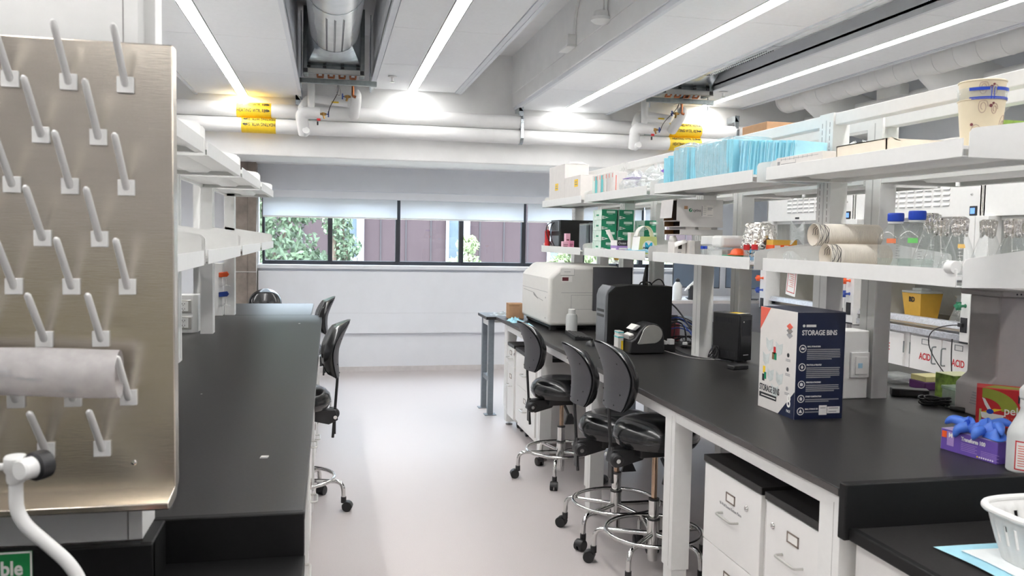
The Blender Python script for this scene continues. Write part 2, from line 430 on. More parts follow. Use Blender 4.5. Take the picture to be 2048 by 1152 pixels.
# concrete downstand along the third bay
b = MB().box(1.945, 1.964, -3.2, BY, 3.05, SLAB, PAINTW); b.box(1.935, 1.946, -3.2, BY, 3.19, SLAB, PAINTW)
struct(b, 'beam', 'white painted downstand side between the second and third ceiling bay', 'beam', .004)
b = MB().box(1.38, 1.945, -3.2, BY, 3.60, SLAB, PAINTW); struct(b, 'ceiling', 'recessed white soffit strip beside the downstand', 'ceiling')

# ------------------------------------------------------------------ outside the window
b = MB()
FY = 21
b.box(-25, 40, FY, FY+6, -6, 5, CLAD)
for x in [k*.62-18 for k in range(75)]: b.box(x, x+.03, FY-.02, FY, -6, 5, mat('cladding_groove', '#241f22', .8))
bld = thing('facade_building', 'mauve clad building with white trimmed windows outside the window', 'building', (3, FY, -6))
b.build('wall', bld)
for i in range(-5, 9):
    x = .655+2.62*i
    f = MB(); f.box(x, x+.17, FY-.10, FY, -6, 5, CLADTRIM); f.box(x-.42, x-.36, FY-.10, FY, -6, 5, CLADTRIM)
    for z in (-1.2, .95, 3.1): f.box(x-.38, x+.02, FY-.10, FY, z, z+.12, CLADTRIM)
    fo = f.build('window_frame', bld); fo['_w'] = 1
    MB().box(x-.38, x+.01, FY-.06, FY-.01, -6, 5, DARKGL).build('pane', fo)
b = MB().box(-40, 60, WY+1, 60, -6.2, -6, GRASS); g = tag(b.build('yard', None, (5, 20, -6)), 'pale paved yard outside between the building and the window', 'yard', kind='structure')
def tree(loc, blobs, leafm, n, size, lab, h0, grp=None):
    t = thing('leafy_tree', lab, 'tree', loc, grp)
    rnd = random.Random(int(loc[0]*100)+n)
    L = MB(); k = 0
    vs = []; fs = []
    for i in range(n):
        bx_ = rnd.choice(blobs); c, r = Vector(bx_[:3]), bx_[3]
        while True:
            d = Vector((rnd.uniform(-1, 1), rnd.uniform(-1, 1), rnd.uniform(-1, 1)))
            if .2 < d.length < 1: break
        p = c+Vector((d.x*r, d.y*r, d.z*r*.9))
        a = Vector((rnd.uniform(-1, 1), rnd.uniform(-1, 1), rnd.uniform(-.6, .6))).normalized()
        u = a.orthogonal().normalized(); w = a.cross(u); s = size*rnd.uniform(.6, 1.3); th = rnd.uniform(0, 6.28)
        u, w = u*math.cos(th)+w*math.sin(th), w*math.cos(th)-u*math.sin(th)
        q = len(vs)
        vs += [p-u*s, p+w*s*.45+a*s*.1, p+u*s, p-w*s*.45+a*s*.1]; fs.append((q, q+1, q+2, q+3))
    L.add(vs, fs, leafm)
    L.build('foliage', t, flat=True, weld=False)
    T = MB()
    T.tube([loc, (loc[0]+.1, loc[1], loc[2]+h0*.5), (loc[0], loc[1], loc[2]+h0)], [.16, .12, .07], BARK, 8)
    for bl in blobs:
        T.tube([(loc[0], loc[1], loc[2]+h0*.6), ((loc[0]+bl[0])/2+.1, loc[1], (loc[2]+h0*.6+bl[2])/2+.2), bl[:3]], [.05, .035, .015], BARK, 6)
    T.build('trunk', t)
tree((-2.2, 15, -6), [(-1.9, 15, 1.5, 1.0), (-.9, 15.1, 1.3, .75), (-1.2, 15, 2.4, .8), (-.3, 15.2, .9, .55), (-2.6, 15, .6, .9), (-1.5, 14.9, .5, .8), (-.5, 15.2, 2.2, .45)], LEAF1, 7000, .07, 'green leafy tree outside the left window panes', 7.4)
tree((.05, 14, -6), [(.22, 14, 2.15, .28), (.12, 14, 1.8, .26), (.28, 14, 1.45, .24), (.2, 14, 1.1, .2)], LEAF1, 1100, .055, 'slim green tree outside beside the second window mullion', 7.6)
tree((2.5, 14.5, -6), [(2.3, 14.5, 1.05, .35), (2.35, 14.5, 1.5, .18), (2.5, 14.5, .6, .5)], LEAF2, 1200, .055, 'short pale green sapling outside the third and fourth window panes', 6.9)
tree((4.6, 14.5, -6), [(3.9, 14.5, .8, .45), (4.4, 14.5, 1.35, .42), (4.15, 14.5, 1.0, .4), (3.3, 14.5, .75, .35), (4.9, 14.5, .9, .7), (5.5, 14.5, 1.0, .8)], LEAF2, 4500, .065, 'wide pale green shrub tree outside above the white instrument', 7.0)

# ------------------------------------------------------------------ pipes along the beam
for (z, nm, lb) in ((2.717, 'heating_pipe', 'lower white insulated heating pipe along the beam'), (2.868, 'heating_pipe', 'upper white insulated heating pipe along the beam')):
    r = thing(nm, lb, 'pipe', (0, 8.93, z), 'heating pipes along the beam')
    p = MB().tube([(-4.9, 8.93, z), (5.7, 8.93, z)], .0745, PAINTW, 28)
    p.build('insulated_pipe', r)
    m = MB()
    for x in (-3.1, -1.9, -.7, .5, 1.7, 2.9, 4.1): m.tube([(x, 8.93, z), (x+.006, 8.93, z)], .0753, WPLAS, 28)
    m.build('insulation_joint', r)
    def wrap(x0, x1, s, flip):
        y = YEL; q = MB().tube([(x0, 8.93, z), (x1, 8.93, z)], .0762, YEL, 32, caps=False)
        o = q.build('pipe_label', r); o['_w'] = 1
        for a in ((-8, 40) if not flip else (2, 46)):
            th = math.radians(a); n = Vector((0, -math.cos(th), math.sin(th))); up = Vector((0, math.sin(th), math.cos(th)))
            c = Vector(((x0+x1)/2, 8.93, z))+n*.0775
            if flip: text(s, .046, c+up*.016, NX, -up, INKD, o, align='CENTER', sx=.72, bold=.0006, lift=.001)
            else: text(s, .046, c-up*.016, PX, up, INKD, o, align='CENTER', sx=.72, bold=.0006, lift=.001)
            ar = MB(); ax = x1-.035 if not flip else x0+.035; d = 1 if not flip else -1
            for (pa, pb, pc, pd) in (((-.028, -.006), (0, -.006), (0, .006), (-.028, .006)), ((0, -.014), (.026, 0), (0, .014), (0, 0))):
                ar.add([Vector((ax, 8.93, z))+n*.0785+Vector((d*u[0], 0, 0))+up*u[1] for u in (pa, pb, pc, pd)], [(0, 1, 2, 3)], INKD)
            ar.build('flow_arrow', o, flat=True)
    if z > 2.8: wrap(-.913, -.578, 'HEATING WTR. RET   ', False)
    else:
        wrap(-.866, -.534, 'HEATING WTR. SUP   ', True); 
    wrap(3.70, 4.08, 'HEATING WTR. SUP   ' if z < 2.8 else 'HEATING WTR. RET   ', False)
def hanger(x, lb):
    r = thing('pipe_hanger', lb, 'pipe hanger', (x, 8.93, 2.63), 'pipe hangers on the heating pipes')
    q = MB()
    for z in (2.717, 2.868):
        q.tube([(x+.018, 8.93+.079*math.cos(a), z+.079*math.sin(a)) for a in [i*2*PI/28 for i in range(29)]], .008, GALV, 6, caps=False)
        q.tube([(x, 8.93+.079*math.cos(a), z+.079*math.sin(a)) for a in [i*2*PI/28 for i in range(29)]], .008, GALV, 6, caps=False)
    q.box(x-.006, x+.024, 8.845, 8.853, 2.70, 2.90, GALV); q.build('clevis', r)
    MB().tube([(x+.009, 8.93, 2.945), (x+.009, 8.93, 3.06)], .006, GALV, 8).build('rod', r)
    q = MB().box(x-.03, x+.02, 8.85, 9.06, 2.98, 3.05, GALV); q.box(x-.03, x+.02, 8.85, 8.86, 2.93, 3.05, GALV); q.build('beam_clamp', r, bevel=.003)
hanger(-.31, 'galvanised pipe hanger left of the first valve assembly'); hanger(2.0, 'galvanised pipe hanger at the corner of the downstand'); hanger(4.5, 'galvanised pipe hanger right of the yellow label above the blue pads')

# ------------------------------------------------------------------ ducts with heating coil in the slots
def duct(dx, lb1, lb2, lb3):
    cx = .035+dx
    r = thing('round_duct', lb1, 'duct', (cx, 6, 3.2), 'round metal ducts')
    d = MB().tube([(cx, -3.1, 3.42), (cx, 7.55, 3.42)], .215, DUCTM, 48, caps=False)
    d.build('round_duct_body', r)
    for k in range(3):
        s = MB()
        a = math.radians(-90+(k-1)*17)
        px, pz = cx+.2155*math.cos(a), 3.42+.2155*math.sin(a)
        for j in range(62):
            y = 6.42+j*.0182
            s.tube([(px+(.004 if j % 2 else -.004), y, pz-.0012), (px+(.004 if j % 2 else -.004), y+.012, pz-.0012)], .0028, INKD, 5)
        s.build('slot_row', r)
    rg = MB()
    for y in (1.2, 3.7, 6.25, 7.52): rg.tube([(cx, y, 3.42), (cx, y+.02, 3.42)], .2185, GALV, 48, caps=False)
    rg.build('duct_joint', r)
    # square to round transition
    t = MB(); n = 48
    def fn(u, v):
        a = 2*PI*u; c, si = math.cos(a), math.sin(a)
        k = 1/max(abs(c), abs(si))
        sq = Vector((cx+.245*c*k, 8.0, 3.40+.225*si*k)); ro = Vector((cx+.216*c, 7.55, 3.42+.216*si))
        return ro*(1-v)+sq*v
    t.grid(fn, n, 7, GALV, closeu=True); t.build('square_transition', r, ang=.15)
    c = thing('heating_coil', lb2, 'heating coil', (cx, 8.1, 3.1), 'heating coils at the duct ends')
    q = MB().box(cx-.25, cx+.25, 8.02, 8.16, 3.135, 3.65, GALVD); q.build('coil_casing', c, bevel=.004)
    q = MB()
    for x in (cx-.275, cx+.235): q.box(x, x+.04, 7.98, 8.19, 3.10, 3.70, GALVD)
    q.box(cx-.275, cx+.275, 7.98, 8.02, 3.10, 3.145, SILVER)
    for x in (cx-.24, cx-.1, cx+.06, cx+.2): q.box(x, x+.03, 7.974, 7.99, 3.15, 3.17, BLKPL)
    q.box(cx-.27, cx-.235, 7.97, 7.99, 3.105, 3.14, BLKPL); q.box(cx+.235, cx+.27, 7.97, 7.99, 3.105, 3.14, BLKPL)
    q.build('coil_frame', c, bevel=.003)
    q = MB()
    for k in range(4): q.tube([(cx-.15+k*.1, 8.16, 3.125), (cx-.15+k*.1, 8.195, 3.105), (cx-.10+k*.1, 8.195, 3.105), (cx-.10+k*.1, 8.16, 3.125)], .011, COPPER, 8)
    q.build('return_bend', c)
    q = MB().box(cx-.33, cx+.40, 8.215, 8.265, 3.05, 3.095, GALVD)
    for x in (cx-.30, cx+.34): q.tube([(x, 8.24, 2.99), (x, 8.24, SLAB)], .006, GALV, 8)
    q.build('support_strut', c, bevel=.003)
    # the insulated valve set between coil and pipes
    v = thing('valve_assembly', lb3, 'valves', (cx, 8.75, 2.7), 'insulated valve sets on the heating pipes')
    L, R = cx-.215, cx+.185
    q = MB()
    q.tube([(L, 8.6, 2.84), (L, 8.6, 3.125)], .036, WPLAS, 20); q.build('riser_insulation', v)
    q = MB()
    q.tube(arcpts([(L+.085, 8.6, 2.825), (L-.10, 8.6, 2.825), (L-.07, 8.72, 2.63)], .06), .058, PAINTW, 20)
    q.tube(arcpts([(L-.09, 8.62, 2.86), (L-.02, 8.72, 2.99), (R-.05, 8.75, 2.96)], .07), .045, PAINTW, 20)
    q.tube([(L-.06, 8.70, 2.63), (L-.05, 8.62, 2.655)], .035, PAINTW, 16)
    q.tube(arcpts([(R+.03, 8.60, 3.02), (R+.035, 8.66, 2.97), (R+.02, 8.85, 2.85)], .06), .054, PAINTW, 20)
    q.lathe([(0, -.054), (.03, -.05), (.05, -.02), (.054, 0), (.05, .02), (.03, .05), (0, .054)], PAINTW, (R+.03, 8.60, 3.02))
    q.build('pipe_insulation', v)
    MB().tube([(L, 8.6, 3.115), (L, 8.6, 3.16)], .0135, COPPER, 12).build('copper_riser', v)
    MB().tube(arcpts([(R, 8.55, 3.13), (R, 8.55, 3.0), (R+.03, 8.55, 2.99)], .02), .0135, COPPER, 12).build('copper_riser', v)
    for (x, z, y) in ((R-.05, 2.995, 8.57), (L+.115, 2.815, 8.58)):
        sgn = -1 if x > cx else 1
        q = MB().tube([(x-sgn*.03, y, z), (x+sgn*.03, y, z)], .012, BRASS, 10); q.tube([(x, y, z), (x+sgn*.012, y, z-.045)], .010, BRASS, 8); q.lathe([(0, -.018), (.016, -.014), (.016, .014), (0, .018)], BRASS, (x, y, z), 10)
        o = q.build('drain_valve', v); o['_w'] = 1
        q = MB().tube([(x+sgn*.03, y, z), (x+sgn*.05, y, z)], .006, BLUEV, 8); q.box(x+sgn*.05-.006, x+sgn*.05+.006, y-.03, y+.03, z-.006, z+.006, BLUEV); q.box(x+sgn*.05-.006, x+sgn*.05+.006, y-.008, y+.008, z-.028, z+.028, BLUEV)
        q.build('valve_handle', o, bevel=.003)
    q = MB().tube(bez((cx+.03, 8.26, 3.06), (cx+.08, 8.4, 2.98), (cx-.05, 8.5, 2.93), (L+.165, 8.55, 2.80), 16), .004, BLKPL, 6)
    q.tube(bez((cx+.04, 8.26, 3.06), (cx+.10, 8.28, 2.9), (cx+.0, 8.30, 2.95), (cx+.03, 8.26, 3.04), 16), .0035, GREYP, 6); q.build('sensor_cable', v)
    MB().box(cx-.02, cx+.05, 8.69, 8.70, 2.945, 2.96, YEL).build('yellow_lever', v, bevel=.003)
    q = MB().box(L-.02, L+.055, 8.53, 8.545, 2.748, 2.758, GALVD); q.box(L+.055, L+.09, 8.528, 8.548, 2.742, 2.764, REDP); q.box(L+.055, L+.07, 8.53, 8.545, 2.70, 2.735, BLKPL); q.build('balancing_lever', v, bevel=.002)
duct(0, 'shiny round metal duct above the aisle seen end on', 'galvanised heating coil frame at the far end of the aisle duct', 'white insulated valves with copper risers left of the aisle light')
duct(3.47, 'round metal duct half hidden above the right bench', 'galvanised heating coil frame above the blue pads', 'white insulated valves with copper risers above the green cartons')

# ------------------------------------------------------------------ fittings on the downstand and ceiling
r = thing('junction_box', 'white square junction box with conduit on the downstand', 'junction box', (1.92, 6.7, 3.19))
MB().box(1.86, 1.936, 6.62, 6.86, 3.195, 3.28, WPLAS).build('box_body', r, bevel=.006)
MB().box(1.855, 1.936, 6.61, 6.87, 3.178, 3.194, WPLAS).build('box_cover', r, bevel=.003)
MB().tube(arcpts([(1.92, 6.64, 3.28), (1.92, 6.62, 3.42), (1.90, 6.40, 3.60)], .12), .014, WPLAS, 10).build('conduit', r)
r = thing('occupancy_sensor', 'round white sensor with conduit on the downstand, right of the junction box', 'sensor', (1.92, 5.85, 3.17))
MB().lathe([(0, 3.172), (.05, 3.176), (.075, 3.195), (.078, 3.215), (.06, 3.22), (.05, 3.26), (0, 3.262)], WPLAS, (1.89, 5.85, 0), 24).build('sensor_head', r)
q = MB().tube([(1.915, 5.86, 3.255), (1.915, 5.86, 3.61)], .012, WPLAS, 10); q.tube([(1.915, 5.82, 3.255), (1.915, 5.82, 3.61)], .012, WPLAS, 10); q.build('conduit', r)
for (x, y, lb) in ((.588, 8.29, 'small white sprinkler head left of the aisle light'), (3.95, 8.1, 'small white sprinkler head left of the rightmost light')):
    r = thing('sprinkler_head', lb, 'sprinkler', (x, y, 3.1), 'sprinkler heads')
    MB().lathe([(0, 3.168), (.045, 3.164), (.04, 3.158), (.012, 3.155), (.010, 3.12), (0, 3.12)], WPLAS, (x, y, 0), 18).build('escutcheon', r)
    MB().lathe([(0, 3.118), (.016, 3.116), (.022, 3.108), (0, 3.106)], CHROME, (x, y, 0), 14).build('deflector', r)
# spiral duct along the right side with two branches
r = thing('spiral_duct', 'white spiral seamed duct along the right ceiling edge with two branches', 'duct', (5.02, 4, 3.08))
d = MB().tube([(5.02, -3, 3.235), (5.02, 8.7, 3.235)], .15, PAINTW, 36); d.build('duct_body', r)
s = MB()
pts = []
for i in range(int(40*36)): pts.append((5.02+.151*math.cos(i*2*PI/30), -3+i*.245/30, 3.235+.151*math.sin(i*2*PI/30)))
s.tube(pts, .0035, PAINTW, 4); s.build('spiral_seam', r)
for y in (8.25, 6.45):
    q = MB().tube([(5.0, y, 3.22), (5.2, y, 3.16), (5.45, y, 3.06), (5.78, y, 2.98)], [.13, .20, .22, .22], PAINTW, 28); q.build('branch_duct', r)
r = thing('conduit_box', 'small white grilled box on the rail right of the spiral duct', 'junction box', (5.4, 7.3, 3.0))
q = MB().box(5.3, 5.4, 7.15, 7.5, 3.06, 3.17, WPLAS); q.build('box_body', r, bevel=.004)
MB().tube([(5.45, 5, 3.08), (5.45, 9, 3.08)], .03, PAINTW, 12).build('conduit', r)
# ================================================================== BENCHES
TOP = .914
def worktop(name, x0, x1, y0, y1, lab, z=TOP, th=.027, edge_x=None):
    r = thing(name, lab, 'worktop', ((x0+x1)/2, (y0+y1)/2, z-th))
    MB().box(x0, x1, y0, y1, z-th, z, BLACKTOP).build('slab', r, bevel=.0025)
    q = MB()
    if edge_x is not None:
        e = edge_x; s = -.0012 if e == x0 else .0012
        q.box(min(e, e+s), max(e, e+s), y0+.003, y1-.003, z-th+.003, z-.003, BLACKEDGE); q.build('edge_band', r)
    return r
worktop('worktop', 1.489, 3.36, 2.203, 7.49, 'long black epoxy worktop of the right bench', edge_x=1.489)
worktop('worktop', -1.80, -.0615, 2.243, 7.69, 'long black epoxy worktop of the left bench', edge_x=-.0615)
worktop('worktop', -1.70, -.158, 7.70, 8.95, 'narrower black worktop at the far end of the left bench', edge_x=-.158)
def bench_frame(lab, fx, bx, legs, sgn, top=.886, w=.085, legm=WHITE, rail=True, mid=None):
    """white steel C frame under a worktop, fx = front plane, sgn = +1 when the bench lies towards +x"""
    r = thing('bench_frame', lab, 'bench frame', ((fx+bx)/2, (legs[0]+legs[-1])/2, 0), 'white bench frames')
    lo, hi = min(fx, bx), max(fx, bx)
    for y in legs:
        q = MB(); a, b = (fx, fx+w*sgn) if sgn > 0 else (fx+w*sgn, fx)
        q.box(a, b, y-.055, y+.055, .16, top, legm); q.box(a+.006, b-.006, y-.046, y+.046, .035, .16, legm)
        q.box(a-.0008 if sgn > 0 else b-.001, a+.001 if sgn > 0 else b+.0008, y-.022, y-.019, .17, top-.03, mat('leg_groove', '#b9b8b5', .5))
        q.tube([((a+b)/2, y, 0), ((a+b)/2, y, .012)], .03, GREYP, 14); q.tube([((a+b)/2, y, .012), ((a+b)/2, y, .04)], .012, CHROME, 10)
        q.build('leg', r, bevel=.003)
    if mid is not None:
        for y in legs:
            q = MB().box(mid-.04, mid+.04, y-.04, y+.04, .0, top, legm); q.build('leg', r, bevel=.003)
    q = MB()
    a, b = (fx+.004, fx+.04) if sgn > 0 else (fx-.04, fx-.004)
    q.box(a, b, legs[0], legs[-1], top-.055, top, legm)
    for y in legs: q.box(lo+.02, hi-.02, y-.02, y+.02, top-.06, top-.005, legm)
    q.build('apron', r, bevel=.003)
    return r
bench_frame('white steel frame under the right bench with legs along the aisle', 1.505, 2.3, [2.27, 3.51, 4.72, 5.93, 7.13], 1, mid=2.38)
bench_frame('white steel frame under the left bench', -.08, -.9, [2.33, 3.55, 4.95, 6.3, 7.6], -1, mid=-.95)
bench_frame('white steel frame under the far end of the left bench', -.18, -1.6, [7.85, 8.85], -1)
bench_frame('white steel frame under the back half of the right bench', 3.34, 2.6, [2.27, 3.51, 4.72, 5.93, 7.13], -1)
# far end table with grey steel legs
r = thing('side_table', 'narrow black topped table on grey steel legs at the far end of the right bench', 'table', (1.8, 7.72, 0))
MB().box(1.40, 2.9, 7.50, 7.95, .884, TOP-.003, BLACKTOP).build('table_top', r, bevel=.0025)
for (x, y) in ((1.43, 7.88), (1.43, 7.55), (2.82, 7.88), (2.82, 7.55)):
    q = MB().box(x, x+.05, y-.025, y+.025, .006, .884, GREYMET); q.box(x-.03, x+.08, y-.045, y+.045, 0, .007, GREYMET); q.build('leg', r, bevel=.003)
q = MB().box(1.44, 1.48, 7.55, 7.88, .30, .345, GREYMET); q.box(2.83, 2.87, 7.55, 7.88, .30, .345, GREYMET); q.build('stretcher', r, bevel=.002)
q = MB()
q.box(1.435, 1.47, 7.53, 7.9, .82, .884, WHITE); q.box(1.44, 2.86, 7.86, 7.9, .82, .884, WHITE); q.build('apron', r, bevel=.002)

# near sink counters
r = thing('sink_counter', 'black sink counter with raised back edge, front right below the basket', 'counter', (2.4, 1.4, .77))
q = MB().box(1.512, 3.36, .4, 2.17, .765, .80, BLACKTOP); q.build('slab', r, bevel=.003)
q = MB().box(1.488, 3.36, 2.168, 2.203, .765, .934, BLACKCURB); q.box(1.505, 1.53, .4, 2.17, .765, .803, BLACKCURB); q.build('raised_edge', r, bevel=.004)
r = thing('sink_cabinet', 'white sink base cabinet at the front right corner', 'cabinet', (2.4, 1.4, 0))
q = MB().box(1.56, 3.34, .5, 2.19, .09, .765, WHITE2); q.box(1.6, 3.34, .5, 2.19, 0, .09, BLKPL); q.build('body', r)
for i, (a, b) in enumerate(((1.62, 2.185), (1.05, 1.612), (.52, 1.042))):
    o = MB().box(1.542, 1.56, a, b, .11, .755, WHITE2).build('door', r, bevel=.002); o['_w'] = 1
    MB().lathe([(0, 0), (.006, .001), (.006, -.006), (0, -.006)], CHROME, (1.541, b-.03 if i % 2 else a+.03, .735), 12, 'x').build('lock', o)
r = thing('sink_counter', 'black sink counter with raised edges, front left below the peg board', 'counter', (-.6, 1.6, .77))
q = MB().box(-1.8, -.059, .6, 2.225, .765, .803, BLACKCURB)
q.build('slab', r, bevel=.003)
q = MB().box(-.43, -.0605, 2.215, 2.242, .80, .918, BLACKCURB); q.box(-.43, -.40, 2.06, 2.242, .80, .916, BLACKCURB); q.box(-1.8, -.40, 2.055, 2.085, .80, .914, BLACKCURB); q.build('raised_edge', r, bevel=.004)
r = thing('sink_cabinet', 'white sink base cabinet at the front left corner', 'cabinet', (-.6, 1.4, 0))
q = MB().box(-1.78, -.085, .7, 2.22, .09, .765, WHITE2); q.box(-1.78, -.12, .7, 2.22, 0, .09, BLKPL); q.build('body', r)
for (a, b) in ((1.46, 2.2), (.72, 1.45)): MB().box(-.085, -.066, a, b, .11, .755, WHITE2).build('door', r, bevel=.002)
# service chase that carries the peg board
r = thing('service_chase', 'tall white service chase behind the steel peg board', 'chase', (-1.1, 2.17, .914))
q = MB().box(-1.8, -.43, 2.093, 2.24, .914, 2.6, WPLAS); q.box(-.462, -.46, 2.0915, 2.094, .914, 2.6, GREYP); q.build('panel', r)
q = MB().box(-.43, -.405, 2.16, 2.24, 1.6, 2.6, WPLAS); q.build('side_cover', r)

# ------------------------------------------------------------------ reagent racks
def upright_mb(x, y, zt, face):
    q = MB().box(x, x+.085, y-.055, y+.055, TOP, zt, WHITE)
    xs = x-.0006 if face < 0 else x+.085
    q.box(xs, xs+.0006+.0004, y-.004, y+.004, TOP+.02, zt-.03, mat('channel_gap', '#c2c2c0', .5))
    if face < 0 and x < 2.3:
        for yy in (y-.030, y+.030):
            z = TOP+.70
            while z < zt-.05:
                q.box(xs-.0002, xs+.0008, yy-.0018, yy+.0018, z, z+.022, GREYP); z += .031
    return q
def rack(lab, x, face, posts, zt=2.235, rails=True, y0=None, y1=None):
    r = thing('shelf_rack', lab, 'shelf rack', (x+.04, sum(posts)/len(posts), TOP), 'white reagent racks')
    for y in posts: upright_mb(x, y, zt, face).build('upright', r)
    q = MB()
    q.box(x+.012, x+.072, y0 if y0 is not None else posts[0], y1 if y1 is not None else posts[-1], zt-.055, zt-.002, WHITE)
    q.build('top_rail', r, bevel=.003)
    return r
RP = [2.20, 3.53, 4.87, 6.28, 7.63]; LP = [2.32, 3.56, 4.95, 6.345, 7.755]
rack('white reagent rack on the right bench, row nearest the aisle', 2.24, -1, RP, y0=1.5)
rack('white reagent rack on the right bench, second row towards the hoods', 2.495, -1, RP, y0=1.5)
rack('white reagent rack on the left bench, row nearest the aisle', -.895, 1, LP, zt=2.1)
rack('white reagent rack on the left bench, second row away from the aisle', -1.15, 1, LP, zt=2.1)
def shelf(lab, xf, xb, y0, y1, z, grp, ends=(1, 1), bh=0):
    """xf = lipped front plane, xb = back; z = deck top"""
    r = thing('shelf', lab, 'shelf', ((xf+xb)/2, (y0+y1)/2, z-.035), grp)
    s = 1 if xb > xf else -1
    lo, hi = min(xf, xb), max(xf, xb)
    q = MB().box(*((lo+.003, hi) if s > 0 else (lo, hi-.003)), y0+.0005, y1-.0005, z-.012, z, WHITE)
    a, b = sorted((xf, xf+s*.004)); q.box(a, b, y0, y1, z-.035, z+.023, WHITE)
    a, b = sorted((xf+s*.003, xf+s*.03)); q.box(a, b, y0+.0005, y1-.0005, z-.0348, z-.032, WHITE)
    a, b = sorted((xb-s*.02, xb-s*.0006)); q.box(a, b, y0+.001, y1-.001, z-.03, z-.002, WHITE)
    # stiffening channel under the deck
    m = (lo+hi)/2
    q.prism([(m-.07, z-.012), (m-.045, z-.028), (m+.045, z-.028), (m+.07, z-.012)], 'y', y0+.10, y1-.10, WHITE)
    q.build('deck', r, bevel=.0012)
    for k, ye in ((0, y0), (1, y1)):
        if not ends[k]: continue
        t = .003; yy = (ye-t, ye) if k == 0 else (ye, ye+t)
        L = abs(xb-xf)
        P = [(.022-bh*.35, -.033), (.022-bh*.35, .040+bh), (.030-bh*.3, .052+bh), (.045-bh*.2, .057+bh), (L*.55, .082+bh), (L+.0, .11+bh), (L+.0, -.033)]
        q = MB().prism([(xf+s*a, z+c) for a, c in P], 'y', yy[0], yy[1], WHITE)
        q.box(min(xf+s*.02, xb), max(xf+s*.02, xb), min(yy[0], yy[0]+(.03 if k == 0 else -.03)), max(yy[0], yy[0]+(.03 if k == 0 else -.03)), z-.036, z-.033, WHITE)
        q.build('bracket', r)
    return r
ys = [(2.28, 3.487), (3.61, 4.82), (4.95, 6.23), (6.34, 7.57)]
nm = ['at its near end', 'second from its near end', 'third from its near end', 'at its far end']
for i, (a, b) in enumerate(ys):
    r = shelf('lower white shelf on the right bench %s' % nm[i], 1.92, 2.335, a, b, 1.545, 'right bench shelves')
    if i == 0:
        q = MB().lathe([(0, 0), (.020, 0), (.021, .004), (.021, .030), (.019, .034), (0, .034)], WPLAS, (1.925, 2.288, 1.573), 24, 'y')
        q.X = Matrix.Identity(4); o = q.build('round_end_cap', r); o['_w'] = 1
    shelf('upper white shelf on the right bench %s' % nm[i], 1.92, 2.335, a, b, 1.953, 'right bench shelves')
    shelf('lower white shelf on the hood side of the right bench %s' % nm[i], 2.93, 2.50, a, b, 1.545, 'hood side shelves')
    shelf('upper white shelf on the hood side of the right bench %s' % nm[i], 2.93, 2.50, a, b, 1.953, 'hood side shelves')
for i, (a, b) in enumerate([(2.35, 3.50), (3.62, 4.89), (5.01, 6.28), (6.41, 7.70)]):
    shelf('lower white shelf on the left bench %s' % nm[i], -.482, -.89, a, b, 1.545, 'left bench shelves', bh=.03)
    shelf('upper white shelf on the left bench %s' % nm[i], -.482, -.89, a, b, 1.985, 'left bench shelves', bh=.03)
    shelf('lower white shelf on the hidden side of the left bench %s' % nm[i], -1.55, -1.07, a, b, 1.545, 'left bench back shelves')

# ------------------------------------------------------------------ pedestals and gas taps
r = thing('outlet_pedestal', 'white pedestal with two double power outlets on the left bench', 'power outlet', (-.98, 6.42, TOP))
q = MB().prism([(-1.12, 6.36), (-.955, 6.36), (-.925, 6.39), (-.925, 6.52), (-1.12, 6.52)], 'z', TOP, 1.185, WHITE); q.build('pedestal_body', r, bevel=.003)
for z in (.985, 1.105):
    q = MB().box(-1.055, -.965, 6.352, 6.36, z-.045, z+.045, SILVER); q.build('outlet_frame', r, bevel=.003)
    o = MB().box(-1.045, -.985, 6.348, 6.353, z-.036, z+.036, WPLAS).build('outlet', r, bevel=.002); o['_w'] = 1
    q = MB()
    for zz in (z-.018, z+.018):
        for xx in (-1.027, -1.010): q.box(xx, xx+.003, 6.347, 6.3485, zz-.004, zz+.006, INKD)
        q.box(-1.02, -1.015, 6.347, 6.3485, zz-.011, zz-.007, INKD)
    q.build('socket_slots', o)
r = thing('gas_turret', 'white tap turret with an orange and a blue valve between the left racks', 'gas taps', (-.94, 7.66, TOP))
MB().box(-1.0, -.90, 7.62, 7.72, TOP, 1.37, WHITE).build('turret_body', r, bevel=.006)
for z, m, nmz in ((1.27, ORANGE, 'orange'), (1.10, BLUEV, 'blue')):
    q = MB().prism([(-.93, z-.02), (-.86, z-.015), (-.845, z+.005), (-.86, z+.03), (-.93, z+.02)], 'y', 7.60, 7.625, m); q.build('valve_handle', r, bevel=.004)
    q = MB().lathe([(.0, -.01), (.018, -.008), (.006, .004), (.005, .05), (0, .05)], WPLAS, (-.875, 7.63, z-.085), 12); q.box(-.93, -.84, 7.62, 7.64, z-.10, z-.092, WPLAS); q.build('nozzle', r)

